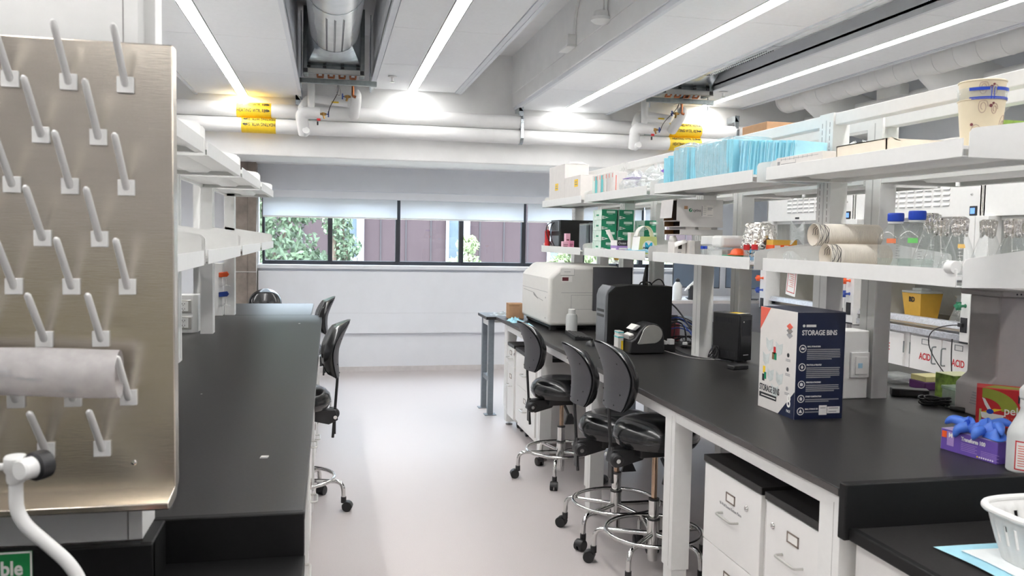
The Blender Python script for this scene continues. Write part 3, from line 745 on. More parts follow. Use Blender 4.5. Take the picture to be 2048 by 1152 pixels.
# ------------------------------------------------------------------ stools
def make_stool(label, group, world=False):
    r = thing('lab_stool', label, 'stool', (0, 0, 0), group, world=False)
    q = MB().lathe([(0, .555), (.15, .556), (.195, .565), (.212, .59), (.216, .615), (.207, .648), (.185, .672), (.15, .688), (.09, .693), (.04, .690), (0, .689)], VINYL, seg=40)
    q.torus(.2125, .0035, VINYL, (0, 0, .60)); q.build('seat', r)
    q = MB().box(-.12, .12, -.09, .09, .515, .556, BLKPL); q.prism([(-.255, .485), (-.20, .46), (-.08, .49), (-.05, .53), (-.10, .55), (-.24, .55)], 'y', -.032, .032, BLKPL); q.build('tilt_mechanism', r, bevel=.006)
    q = MB().lathe([(0, -.022), (.026, -.022), (.034, -.014), (.036, 0), (.034, .014), (.026, .022), (0, .022)], BLKPL, (-.235, -.062, .508), 20, 'y'); q.tube([(-.235, -.09, .508), (-.235, .06, .508)], .011, CHROME, 10); q.build('tension_knob', r)
    q = MB().tube([(-.02, -.11, .52), (.0, -.14, .46)], .010, BLKPL, 8); q.prism([(-.012, .465), (.02, .47), (.055, .398), (-.03, .398)], 'y', -.150, -.134, BLKPL); q.build('height_lever', r, bevel=.003)
    q = MB(); 
    q.tube([(-.225, .004, .375), (-.250, .004, .72), (-.252, .004, .775)], .009, BLKPL, 6); q.box(-.242, -.230, -.024, .024, .40, .56, BLKPL); q.build('back_bar', r, bevel=.002)
    # backrest: shell behind, cushion in front, same egg outline
    def outline(v):
        if v < .10: return .125+.015*math.sin(v/.10*PI/2)
        if v < .50: return .14+.035*math.sin((v-.10)/.40*PI/2)
        t = (v-.50)/.50; return .175*math.sqrt(max(0, 1-t**2.4))
    def prof(v): return -.250-.050*(v-.30)**2*2.2-(.045*max(0, v-.50))
    def pt(u, v, off, wf=1):
        w = outline(v)*wf; y = (u*2-1)*w
        return (prof(v)+.075*(y/.2)**2*.75+off*(1-.75*abs(u*2-1)**6)*min(1, (1-v)*7+.12)*min(1, v*8+.25), y, .75+.335*v)
    def ev(j): return 1-(1-j)**1.6
    def patch(b, fa, m, inset=0):
        nu, nv = 25, 23; n = nu*nv
        vs = [fa(i/(nu-1), ev(j/(nv-1)), 0) for j in range(nv) for i in range(nu)]+[fa(i/(nu-1), ev(j/(nv-1)), 1) for j in range(nv) for i in range(nu)]
        fs = []
        for j in range(nv-1):
            for i in range(nu-1):
                a = j*nu+i; fs.append((a, a+1, a+nu+1, a+nu)); fs.append((n+a, n+a+nu, n+a+nu+1, n+a+1))
        rim = [i for i in range(nu)]+[j*nu+nu-1 for j in range(1, nv)]+[(nv-1)*nu+i for i in range(nu-2, -1, -1)]+[j*nu for j in range(nv-2, 0, -1)]
        for k in range(len(rim)):
            a, c = rim[k], rim[(k+1) % len(rim)]; fs.append((a, c, n+c, n+a))
        b.add(vs, fs, m)
    b = MB(); patch(b, lambda u, v, k: pt(u, v, .014+.062*k if k else .012), VINYL); cu = b.build('backrest', r, ang=1.0)
    b = MB(); patch(b, lambda u, v, k: pt(u, v*.955+.004, .011 if k else -.006, .90), SHELLM)
    for (y, z) in ((-.10, .83), (.10, .83), (-.105, .98), (.105, .98), (-.06, .775), (.06, .775)):
        v = (z-.75)/.335; x = prof(v)+.075*(y/.2)**2*.75-.0065
        b.lathe([(0, -.003), (.004, -.002), (.004, .002), (0, .003)], BLKPL, (x, y, z), 8, 'x')
    b.build('back_shell', cu, ang=1.0)
    MB().tube([(0, 0, .20), (0, 0, .53)], .0145, BRASSY, 16).build('gas_piston', r)
    q = MB().tube([(0, 0, .045), (0, 0, .355)], .0255, CHROME, 22); q.tube([(0, 0, .150), (0, 0, .25)], .031, CHROME, 22); q.tube([(0, 0, .348), (0, 0, .358)], .027, BLKPL, 22); q.tube([(0, 0, .25), (0, 0, .256)], .0325, BLKPL, 22); q.build('column', r)
    MB().torus(.236, .0105, CHROME, (0, 0, .195), 56, 12).build('foot_ring', r)
    for k in range(5):
        q = MB().tube(arcpts([(.028, 0, .178), (.292, 0, .176), (.296, 0, .07)], .075, 8), .0125, CHROME, 12)
        lg = q.build('leg', r); lg.rotation_euler = (0, 0, k*2*PI/5)
        w = MB()
        for yy in (-.024, .006):
            w.tube([(.318, yy, .0285), (.318, yy+.018, .0285)], .0285, RUBBER, 20)
        def hood(u, v):
            a = PI*(.02+.96*u); return (.318+.031*math.cos(a), -.021+.042*v, .0285+.031*math.sin(a))
        w.grid(hood, 12, 2, BLKPL); w.tube([(.296, 0, .05), (.296, 0, .085)], .016, BLKPL, 14); w.build('caster', lg)
    return r
SG = 'black lab stools'
proto = make_stool('nearest black stool at the right bench, beside the white bench leg', SG)
def put_stool(x, y, rz, base, lab, first=False, dz=0):
    o = proto if first else copy_tree(proto)
    o.location = (x, y, 0); o.rotation_euler = (0, 0, rz); o['label'] = lab
    k = 0
    for c in kids(o):
        n = c.name.split('.')[0]
        if dz and n in ('seat', 'tilt_mechanism', 'tension_knob', 'height_lever', 'back_bar', 'backrest', 'gas_piston'): c.location.z += dz
        if c.name.split('.')[0] == 'leg':
            c.rotation_euler = (0, 0, base+k*2*PI/5-rz); k += 1
    return o
R = math.radians
# copies first, so that raising one stool does not move the others
put_stool(1.557, 4.35, R(2), R(144), 'middle black stool at the right bench, overlapped by the nearest one')
put_stool(1.56, 5.496, R(4), R(175), 'farthest black stool at the right bench, beside the white rolling cabinets')
put_stool(-.20, 5.07, R(184), R(-12), 'black stool at the left bench showing its chrome base past the worktop edge', dz=.05)
put_stool(-.27, 7.62, R(188), R(10), 'far black stool at the left bench, only backrest top and a caster showing')
put_stool(-.68, 9.28, R(-90), R(40), 'black stool behind the far end of the left bench, only its rounded top showing', dz=-.06)
put_stool(1.585, 3.87, R(4), R(154), proto['label'], True, dz=.072)

# ------------------------------------------------------------------ rolling cabinets
def cabinet(name, lab, x0, x1, y0, y1, drawers, texts=(), z0=.09, z1=.745, face=-1, topslab=True, door=False, grp='white rolling cabinets', lockside=1):
    """face -1: front looks to -x at x0 ; +1: front looks to +x at x1"""
    r = thing(name, lab, 'cabinet', ((x0+x1)/2, (y0+y1)/2, 0), grp)
    MB().box(x0+.02 if face < 0 else x0, x1 if face < 0 else x1-.02, y0, y1, z0, z1-.028, WHITE2).build('body', r, bevel=.003)
    if topslab: MB().box(x0-.004 if face < 0 else x0, x1 if face < 0 else x1+.004, y0-.006, y1+.006, z1-.028, z1, BLACKTOP).build('top_slab', r, bevel=.003)
    fx = x0 if face < 0 else x1
    n = len(drawers); z = z1-.032
    for i, h in enumerate(drawers):
        a, b = sorted((fx, fx-face*.02))
        d = MB().box(a, b, y0+.003, y1-.003, z-h+.003, z, WHITE2).build('drawer', r, bevel=.002); d['_w'] = 1
        ym = (y0+y1)/2; o = face
        def X(t): return fx+o*t
        hz = z-min(.16, h*.55)
        q = MB().tube(arcpts([(X(0), ym-.065, hz), (X(.032), ym-.065, hz), (X(.032), ym+.065, hz), (X(0), ym+.065, hz)], .018, 6), .0048, SILVER if h > .1 else CHROME, 8); q.build('handle', d)
        pz = z-min(.085, h*.28); pw, ph = .036, .019
        q = MB()
        e = sorted((X(0), X(.003)))
        for (ya, yb, za, zb) in ((-pw, pw, ph-.005, ph), (-pw, pw, -ph, -ph+.005), (-pw, -pw+.005, -ph, ph), (pw-.005, pw, -ph, ph)): q.box(e[0], e[1], ym+ya, ym+yb, pz+za, pz+zb, mat('bronze_holder', '#8e8178', .4, .6))
        q.build('label_holder', d)
        e = sorted((X(0), X(.0012))); MB().box(e[0], e[1], ym-pw+.004, ym+pw-.004, pz-ph+.004, pz+ph-.004, PAPER).build('label_card', d)
        if i == 0:
            MB().lathe([(0, 0), (.011, 0), (.012, o*.003), (.010, o*.006), (.004, o*.007), (0, o*.004)], CHROME, (fx, ym+lockside*-.13, pz+.003), 18, 'x').build('lock', d)
        if i < len(texts) and texts[i]:
            text(texts[i], .0165, (fx, ym, pz-.045), (0, face, 0), UP, INKG, d, align='CENTER', sx=.9)
        z -= h
    for yy in (y0+.06, y1-.06):
        for xx in (x0+.09, x1-.09):
            q = MB().tube([(xx-.012, yy, .033), (xx+.012, yy, .033)], .033, RUBBER, 18); q.box(xx-.02, xx+.02, yy-.022, yy+.022, .05, z0, GREYP); q.build('caster', r)
    return r
cabinet('rolling_cabinet', 'white rolling drawer cabinet under the right bench beside the near white leg, lettered drawers', 1.535, 2.05, 2.735, 3.205, [.32, .30], ('96 Well Round Bottom Plates', '96 Well'), z1=.755)
cabinet('rolling_cabinet', 'white rolling drawer cabinet nearest the black sink counter', 1.535, 2.05, 2.335, 2.700, [.28, .33], (), z1=.75, lockside=-1)
cabinet('rolling_cabinet', 'farthest white rolling cabinet under the right bench, beside the grey table legs', 1.51, 2.05, 6.80, 7.05, [.16, .44], (), z1=.74)
cabinet('rolling_cabinet', 'white rolling cabinet behind the farthest right stool', 1.51, 2.05, 6.06, 6.73, [.27, .30], (), z1=.735)
cabinet('rolling_cabinet', 'white rolling cabinet under the left bench beside the chrome stool base', -.62, -.088, 4.14, 4.60, [.27, .35], (), face=1)
cabinet('rolling_cabinet', 'white rolling cabinet under the left bench nearest the camera', -.62, -.088, 2.45, 2.95, [.27, .35], (), face=1)
cabinet('rolling_cabinet', 'white rolling cabinet under the left bench beyond the stool', -.62, -.088, 5.45, 5.95, [.27, .35], (), face=1)
# white box under the bench behind the stools
r = thing('under_bench_box', 'small white instrument box on the floor under the right bench', 'box', (2.0, 3.75, 0))
MB().box(1.95, 2.25, 3.62, 3.9, 0, .30, CARTG).build('box_body', r, bevel=.006); 
q = MB()
for k in range(5): q.box(1.96+.02, 2.06, 3.6185, 3.62, .24-k*.03, .248-k*.03, INKG)
q.build('printed_lines', r)
r = thing('pipette_stand', 'small black gadget lying on the black cabinet top under the far right bench', 'gadget', (1.62, 6.6, .735))
q = MB().box(1.60, 1.72, 6.55, 6.62, .735, .75, BLKPL); q.tube([(1.62, 6.6, .745), (1.64, 6.62, .80)], .02, BLKPL, 12); q.tube([(1.68, 6.58, .745), (1.69, 6.58, .79)], .012, BLKPL, 10); q.build('gadget_body', r, bevel=.003)

# ------------------------------------------------------------------ fume hoods
def hood(lab, y0, y1, detail=True, knobs=(), side='near'):
    r = thing('fume_hood', lab, 'fume hood', (5.3, (y0+y1)/2, .88), 'white fume hoods along the right wall')
    F = 4.88
    q = MB().box(4.86, 5.75, y0, y1, .885, .935, MARB); q.build('worktop_rim', r, bevel=.004)
    MB().box(5.02, 5.6, y0+.1, y1-.1, .935, .945, BEIGE).build('work_surface', r)
    q = MB().prism([(4.865, .975), (4.89, 1.025), (4.96, 1.025), (4.985, .975)], 'y', y0+.1, y1-.1, MARB); q.box(4.9, 4.95, y0+.09, y0+.13, .935, .98, MARB); q.box(4.9, 4.95, y1-.13, y1-.09, .935, .98, MARB); q.build('airfoil', r, bevel=.004)
    q = MB().box(5.66, 5.75, y0, y1, .935, 2.5, HOODG); q.box(F, 5.7, y0, y0+.02, 1.86, 2.5, HOODG); q.box(F, 5.7, y1-.02, y1, 1.86, 2.5, HOODG); q.box(F, 5.7, y0, y1, 2.47, 2.5, HOODG)
    q.box(5.0, 5.66, y0+.0, y0+.10, .935, 1.87, HOODG); q.box(5.0, 5.66, y1-.10, y1, .935, 1.87, HOODG); q.box(5.5, 5.52, y0+.1, y1-.1, 1.0, 1.8, mat('hood_baffle', '#a9aaa8', .5)); q.build('liner', r)
    # header with louvres
    MB().box(F, F+.03, y0+.004, y1-.004, 1.865, 2.49, WHITE).build('header_panel', r, bevel=.003)
    q = MB(); n = 8; ya, yb = y0+.33, y1-.42
    for i in range(n):
        yc = ya+(yb-ya)*(i+.5)/n; w = (yb-ya)/n*.36
        for j in range(9):
            z = 1.965+j*.043
            q.prism([(F, z-.008), (F-.007, z-.006), (F-.006, z+.002), (F, z+.014)], 'y', yc-w, yc+w, WHITE)
            q.box(F-.006, F-.0005, yc-w+.004, yc+w-.004, z-.013, z-.008, mat('louvre_gap', '#9a9c9e', .6))
    q.build('louvre_panel', r, flat=True)
    q = MB().box(F-.012, F, y0+.045, y0+.115, 1.805 if 0 else 1.87, 1.945, INKD); q.build('control_display', r, bevel=.003)
    MB().box(F-.0135, F-.012, y0+.058, y0+.105, 1.885, 1.93, DISPB).build('screen', r)
    MB().lathe([(0, -.012), (.006, -.012), (.010, -.004), (.010, 0)], CHROME, (F, y0+.105, 2.035), 12, 'x').build('key_switch', r)
    MB().box(F-.0015, F, y0+.95, y0+1.03, 1.885, 1.905, INKD).build('name_plate', r)
    # sash
    q = MB().box(4.93, 4.95, y0+.10, y1-.10, 1.835, 1.866, WHITE); q.box(4.93, 4.95, y0+.10, y1-.10, 1.30, 1.315, WHITE); q.box(4.93, 4.95, y0+.098, y0+.112, 1.30, 1.866, BLKPL); q.box(4.93, 4.95, y1-.112, y1-.098, 1.30, 1.866, BLKPL); q.build('sash_frame', r)
    q = MB().box(4.938, 4.942, y0+.11, y1-.11, 1.31, 1.84, SASHG)
    q.build('sash_pane', r)
    q = MB(); q.lathe([(.046, 0), (.050, -.001), (.054, 0)], INKG, (4.9365, y0+.82, 1.78), 30, 'x'); q.lathe([(.03, 0), (.033, -.001), (.036, 0)], INKG, (4.9365, y0+.82, 1.78), 30, 'x'); q.build('round_sticker', r)
    # posts
    for (a, b, kk) in ((y0, y0+.10, knobs[0] if knobs else ()), (y1-.13, y1, knobs[1] if len(knobs) > 1 else ())):
        p = MB().box(4.82, 5.0, a, b, .875, 1.866, WHITE); p.box(4.815, 5.0, a+.002, b-.002, .875, .89, INKD); po = p.build('service_post', r, bevel=.004); po['_w'] = 1
        ym = (a+b)/2
        for (z, m) in kk:
            if m == 'socket':
                q = MB().box(4.812, 4.82, ym-.030, ym+.036, z-.058, z+.058, INKD); q.box(4.810, 4.812, ym-.015, ym+.02, z-.045, z+.045, BLKPL); q.build('power_socket', po, bevel=.002)
            elif m == 'hole':
                MB().lathe([(0, -.004), (.03, -.004), (.034, 0)], INKD, (4.82, ym, z), 18, 'x').build('round_cover', po)
            else:
                q = MB().lathe([(0, -.085), (.018, -.082), (.026, -.06), (.020, -.045), (.010, -.035), (.010, -.01), (.016, 0)], m, (4.82, ym, z), 12, 'x'); q.box(4.742, 4.778, ym-.032, ym+.032, z-.008, z+.008, m); q.box(4.742, 4.778, ym-.008, ym+.008, z-.032, z+.032, m); q.build('valve_knob', po)
    return r
GRN = mat('green_valve', '#2b7a58', .4, scale=20, var=.05)
hood('white fume hood with the yellow sharps bin inside, louvred header', 5.56, 7.165, knobs=(((1.36, 'hole'), (1.17, GRN), (1.02, 'socket')), ((1.285, ORANGE), (1.16, BLUEV), (1.02, 'socket'))))
hood('far white fume hood seen behind the cups, warning card on its sash', 7.175, 8.80, knobs=(((1.285, ORANGE), (1.08, GRN), (.96, 'socket')), ((1.225, ORANGE), (1.09, BLUEV), (.94, 'socket'))))
hood('near fume hood at the right edge, mostly hidden by the shelf end bracket', 3.95, 5.55, knobs=((), ()))
def hood_cabinet(lab, y0, y1, doors, body=True):
    r = thing('hood_cabinet', lab, 'cabinet', (5.3, (y0+y1)/2, 0), 'white cabinets under the fume hoods')
    q = MB().box(4.90, 5.74, y0, y1, .10, .885, WHITE2); q.box(4.97, 5.74, y0, y1, 0, .10, BLKPL); q.build('body', r)
    for (a, b, words, hy) in doors:
        d = MB().box(4.882, 4.90, a+.004, b-.004, .12, .865, WHITE2).build('door', r, bevel=.002); d['_w'] = 1
        ym = (a+b)/2
        q = MB()
        for (p0, p1, z0, z1) in ((-.045, .045, .018, .023), (-.045, .045, -.023, -.018), (-.045, -.04, -.023, .023), (.04, .045, -.023, .023)): q.box(4.879, 4.882, ym+p0, ym+p1, .825+z0, .825+z1, GALVD)
        q.build('label_holder', d)
        if hy is not None:
            q = MB().tube(arcpts([(4.882, hy, .80), (4.845, hy, .80), (4.845, hy, .66), (4.882, hy, .66)], .02), .006, GALVD, 8); q.build('handle', d)
        q = MB().box(4.878, 4.883, (b if hy is not None and hy < ym else a)-.006, (b if hy is not None and hy < ym else a)+.006, .70, .80, GALVD); q.build('hinge', d)
        for (w, z, s) in words:
            text(w, s, (4.882, ym, z), NY, UP, REDP, d, align='CENTER', sx=.75, bold=.002, name='lettering')
    return r
hood_cabinet('white acid cabinet with two doors under the fume hood with the yellow sharps bin', 5.53, 6.31, [(5.92, 6.30, [('ACID', .675, .078)], 5.985), (5.54, 5.915, [('ACID', .675, .078)], 5.875)])
hood_cabinet('white cabinet with flammable warning lettering behind the near rack posts', 6.33, 7.16, [(6.38, 7.12, [('FLAMMABLE', .70, .092), ('KEEP FIRE AWAY', .625, .062)], 6.9)])
hood_cabinet('white two door cabinet under the far fume hood', 7.18, 8.79, [(7.2, 7.98, [], 7.92), (7.99, 8.77, [], 8.05)])
hood_cabinet('white cabinet under the near fume hood at the right edge', 3.97, 5.52, [(3.99, 4.74, [], 4.68), (4.75, 5.5, [], 4.82)])
# items inside the hoods
r = thing('sharps_bin', 'yellow sharps bin standing in the fume hood', 'bin', (5.2, 6.58, .945))
q = MB()
def fr(u, v):
    k = .095+.03*v; c = [(-1, -1), (1, -1), (1, 1), (-1, 1)]
    a = u*4; i = int(a) % 4; t = a-int(a); p = Vector(c[i])*(1-t)+Vector(c[(i+1) % 4])*t
    return (5.2+p.x*k*.9, 6.58+p.y*k, .945+.26*v)
q.grid(fr, 16, 4, YELP, closeu=True); q.box(5.2-.085, 5.2+.085, 6.58-.095, 6.58+.095, .945, .95, YELP); q.build('bin_body', r, ang=.5)
q = MB().box(5.2-.115, 5.2+.115, 6.58-.128, 6.58+.128, 1.205, 1.225, FROST); q.box(5.14, 5.25, 6.52, 6.64, 1.225, 1.25, FROST); q.build('lid', r, bevel=.006)
text('BD', .06, (5.2-.112, 6.57, 1.13), NY, UP, INKD, r, bold=.002, align='CENTER')
r = thing('wash_bottle_rack', 'clear plastic funnel stand in the fume hood beside the blue capped bottle', 'lab ware', (5.15, 6.05, .945))
MB().lathe([(.11, .945), (.10, .96), (.03, 1.15), (.028, 1.20), (.05, 1.22)], CLEARP, (5.15, 6.05, 0), 24).build('stand_body', r)
r = thing('reagent_bottle', 'small clear bottle with blue cap in the fume hood by the green valve', 'bottle', (5.12, 5.82, .945))
MB().lathe([(0, .946), (.045, .946), (.045, 1.08), (.02, 1.11), (.02, 1.13)], CLEARP, (5.12, 5.82, 0), 20).build('bottle_body', r)
MB().lathe([(.024, 1.13), (.024, 1.16), (0, 1.16)], BLUEV, (5.12, 5.82, 0), 16).build('cap', r)
r = thing('warning_card', 'white warning card with red border hanging behind the far hood glass', 'card', (5.0, 8.35, 1.05))
q = MB(); q.X = Matrix.Translation((4.97, 8.38, 1.2)) @ Matrix.Rotation(.12, 4, 'X'); q.box(-.002, .002, -.10, .10, -.15, .16, PAPER); q.build('card', r)
q = MB(); q.X = Matrix.Translation((4.966, 8.38, 1.2)) @ Matrix.Rotation(.12, 4, 'X')
for (a, b, c, d) in ((-.08, .08, .11, .118), (-.08, .08, -.118, -.11), (-.08, -.072, -.118, .118), (.072, .08, -.118, .118)): q.box(0, .001, a, b, c, d, REDP)
for k in range(7): q.box(0, .001, -.05, .05-(k % 3)*.02, .08-k*.022, .085-k*.022, CORAL)
q.build('printed_text', r)
r = thing('cable', 'thin black cable hanging from the fume hood socket over the acid cabinet', 'cable', (4.8, 5.63, .6))
MB().tube(bez((4.80, 5.63, 1.02), (4.74, 6.05, .98), (4.74, 5.95, .80), (4.80, 5.72, .58), 18)+bez((4.80, 5.72, .58), (4.80, 5.64, .50), (4.78, 5.70, .62), (4.81, 5.72, .90), 14)[1:], .0045, BLKPL, 6).build('cord', r)
MB().box(4.79, 4.812, 5.61, 5.65, 1.005, 1.035, BLKPL).build('plug', r, bevel=.003)
# desk with monitors beyond the hoods
r = thing('corner_desk', 'grey desk at the window beyond the fume hoods', 'desk', (4.7, 9.5, 0))
MB().box(3.75, 5.75, 9.12, 10.02, .90, .935, GREYI).build('desk_top', r, bevel=.003)
for x in (3.8, 5.66):
    for y in (9.16, 9.93): MB().box(x, x+.05, y, y+.05, 0, .90, GREYMET).build('leg', r)
for (x, y, rz, lb) in ((4.33, 9.45, R(-18), 'blue grey desk monitor beyond the rack posts'), (4.95, 9.3, R(-35), 'dark desk monitor beside the far hood valves')):
    r = thing('computer_monitor', lb, 'monitor', (x, y, .935), 'desk monitors', rz, world=False)
    MB().box(-.28, .28, -.012, .02, .13, .50, BLKPL).build('housing', r, bevel=.005)
    MB().box(-.27, .27, -.0145, -.012, .14, .49, MONBLUE).build('screen', r)
    q = MB().box(-.11, .11, -.07, .09, 0, .012, BLKPL); q.box(-.03, .03, .01, .03, .01, .3, BLKPL); q.build('stand', r, bevel=.004)
r = thing('squirt_bottle', 'pale squirt bottle with dark top on the far desk', 'bottle', (4.02, 9.28, .935))
MB().lathe([(0, .936), (.05, .936), (.055, .96), (.055, 1.10), (.03, 1.14), (.02, 1.15)], FROST, (4.02, 9.28, 0), 20, ).build('bottle_body', r); MB().lathe([(.024, 1.145), (.024, 1.175), (.012, 1.19), (0, 1.19)], INKD, (4.02, 9.28, 0), 14).build('cap', r)
r = thing('squirt_bottle', 'black squirt bottle with white nozzle on the far desk', 'bottle', (4.20, 9.28, .935))
MB().lathe([(0, .936), (.04, .936), (.04, 1.09), (.018, 1.11)], INKD, (4.20, 9.28, 0), 18).build('bottle_body', r); MB().prism([(4.11, 1.04), (4.15, 1.09), (4.23, 1.16), (4.25, 1.12), (4.20, 1.09)], 'y', 9.26, 9.30, WPLAS).build('nozzle', r, bevel=.004)
# ================================================================== PEG BOARD
BYP = 2.045
r = thing('peg_board', 'stainless steel drying peg board at the left edge with white pegs', 'peg board', (-.75, 2.06, 1.03))
q = MB().box(-1.15, -.347, BYP, 2.092, 1.045, 2.062, STEEL); q.build('steel_sheet', r, bevel=.003)
q = MB().prism([(1.955, 1.040), (1.955, 1.026), (1.965, 1.022), (2.06, 1.022), (2.06, 1.050), (2.045, 1.052), (1.985, 1.044), (1.962, 1.042)], 'x', -1.15, -.347, STEEL)
q.build('drip_trough', r, bevel=.002)
for (x, z) in ((-.455, 2.0), (-.437, 1.111), (-1.0, 2.0), (-1.0, 1.111)): MB().lathe([(0, -.004), (.005, -.003), (.007, 0)], CHROME, (x, BYP, z), 12, 'y').build('screw', r)
pm = MB().box(-.018, .018, -.008, 0, -.017, .019, WPLAS)
pm.tube([(0, -.004, 0), (0, -.095, .095), (0, -.106, .106), (0, -.111, .111)], [.0082, .0075, .007, .003], WPLAS, 14)
first = None
rows = [(1.966, 0), (1.848, 1), (1.738, 0), (1.622, 1), (1.515, 0), (1.397, 1), (1.262, 0), (1.146, 1)]
for (z, odd) in rows:
    for k in range(6):
        x = -.446-.1165*k-(.057 if odd else 0)
        if x < -1.13: continue
        if first is None:
            p = pm.build('peg', r, bevel=.0015, raw=True); first = p
        else:
            p = first.copy(); COL.objects.link(p)
        p.location = Vector((x, BYP, z))-r.location
r = thing('plastic_bag', 'translucent white plastic bag roll draped over the pegs of the steel board', 'plastic bag', (-.75, 1.94, 1.29))
def bagf(u, v):
    a = 2*PI*u; rr = .049*(1+.05*math.sin(3*a+5*v)+.03*math.sin(9*v))
    x = -1.1+.655*v
    return (x, 1.955+rr*.85*math.cos(a), 1.335+rr*1.05*math.sin(a)-(.004*math.sin(8*v)))
BAGW = glassy('milky_bag_film', '#f2f0f0', .3, .25, .45, '#e6e2e2', .5, 35)
q = MB().grid(bagf, 32, 24, BAGW, closeu=True); q.build('bag_film', r, ang=1.2)
q = MB(); rnd = random.Random(3)
for i in range(30):
    x = -1.05+rnd.random()*.52; a = R(150+rnd.random()*75); w = .01+rnd.random()*.03
    n = Vector((0, math.cos(a), math.sin(a))); c = Vector((x, 1.955, 1.335))+Vector((0, n.y*.049*.85, n.z*.049*1.05))*1.07; t = Vector((0, -n.z, n.y))
    q.add([c, c+Vector((w, 0, 0)), c+Vector((w, 0, 0))+t*.0025, c+t*.0025], [(0, 1, 2, 3)], INKG)
q.build('printed_lines', r, flat=True)
# green sign
r = thing('green_sign', 'green sign on the black sink edge below the peg board, cut by the frame', 'sign', (-.75, 2.05, .81))
MB().box(-.95, -.655, 2.050, 2.0545, .825, .915, GREENS).build('sign_plate', r, bevel=.001)
q = MB().box(-.95, -.655, 2.0492, 2.05, .911, .915, PAPER); q.box(-.659, -.655, 2.0492, 2.05, .825, .915, PAPER); q.build('sign_border', r)
text('ble', .046, (-.674, 2.05, .862), PX, UP, PAPER, r, align='RIGHT', bold=.0012, sx=.84)
# white tap
r = thing('lab_faucet', 'white bent lab faucet pipe with black ringed knob in front of the peg board', 'faucet', (-.55, 1.70, .80))
y = 1.72
q = MB().tube(arcpts([(-.575, y, 1.195), (-.575, y, 1.115), (-.562, y, 1.085), (-.47, y, .99), (-.45, y, .90)], .05, 8), .0125, WPLAS, 20); q.build('spout', r)
q = MB().lathe([(0, 1.218), (.017, 1.218), (.020, 1.214), (.020, 1.190), (.016, 1.184), (.016, 1.172), (.0145, 1.166), (.0125, 1.166)], WPLAS, (-.575, y, 0), 24); q.tube([(-.80, y, 1.197), (-.545, y, 1.197)], .007, WPLAS, 14); q.tube([(-.80, y, 1.197), (-.80, y+.1, .80)], .012, WPLAS, 14); q.build('tee_body', r)
k = MB()
k.X = Matrix.Translation((-.533, y, 1.198)) @ Matrix.Rotation(R(-32), 4, 'Z')
k.lathe([(0, -.045), (.017, -.045), (.020, -.041), (.021, .0), (.021, .012), (0, .012)], WPLAS, seg=24, ax='y'); kn = k.build('knob', r)
kn['_w'] = 1
k = MB(); k.X = Matrix.Translation((-.533, y, 1.198)) @ Matrix.Rotation(R(-32), 4, 'Z'); k.lathe([(.0215, -.018), (.027, -.014), (.028, .0), (.027, .012), (.0215, .014)], BLKPL, seg=24, ax='y'); k.build('knob_ring', kn)
r = thing('orange_clip', 'orange plastic clip below the white faucet, cut by the frame', 'clip', (-.44, 1.70, .803))
MB().box(-.452, -.425, 1.69, 1.72, .86, .945, ORANGE).build('clip_body', r, bevel=.004)

# ================================================================== ON THE LEFT BENCH
for (x, y, lb) in ((-.205, 2.80, 'small scrap of white paper lying on the near part of the left bench'), (-.235, 6.95, 'tiny white scrap lying far along the left bench'), (-.56, 3.95, 'white speck lying on the left bench beside the peg board')):
    q = MB().box(-.012, .012, -.008, .008, 0, .005, PAPER); q.X = Matrix.Identity(4)
    s = .6 if 'tiny' in lb else (.25 if 'speck' in lb else 1)
    for i, v in enumerate(q.v): q.v[i] = (v[0]*s+x+.004*(v[2] > .002), v[1]*s+y, v[2]*s+TOP)
    single(q, 'paper_scrap', lb, 'paper scrap', (x, y, TOP), 'paper scraps')

# ================================================================== ON THE RIGHT BENCH
def facebox(name, label, cat, x0, x1, y0, y1, z0, z1, m, group=None, bevel=.002, mx=None, part='carton'):
    r = thing(name, label, cat, ((x0+x1)/2, (y0+y1)/2, z0), group)
    MB().box(x0, x1, y0, y1, z0, z1, m).build(part, r, bevel=bevel)
    return r
def fq(r, name, face, rects, m, pos, sub=None):
    """flat printed patches: face 'x' -> (ya,yb,za,zb) on plane x=pos looking to -x, face 'y' -> (xa,xb,za,zb) on y=pos"""
    q = MB(); e = .0009
    for (a, b, c, d) in rects:
        if face == 'x': q.box(pos-e, pos, a, b, c, d, m)
        else: q.box(a, b, pos-e, pos, c, d, m)
    o = q.build(name, sub or r); return o
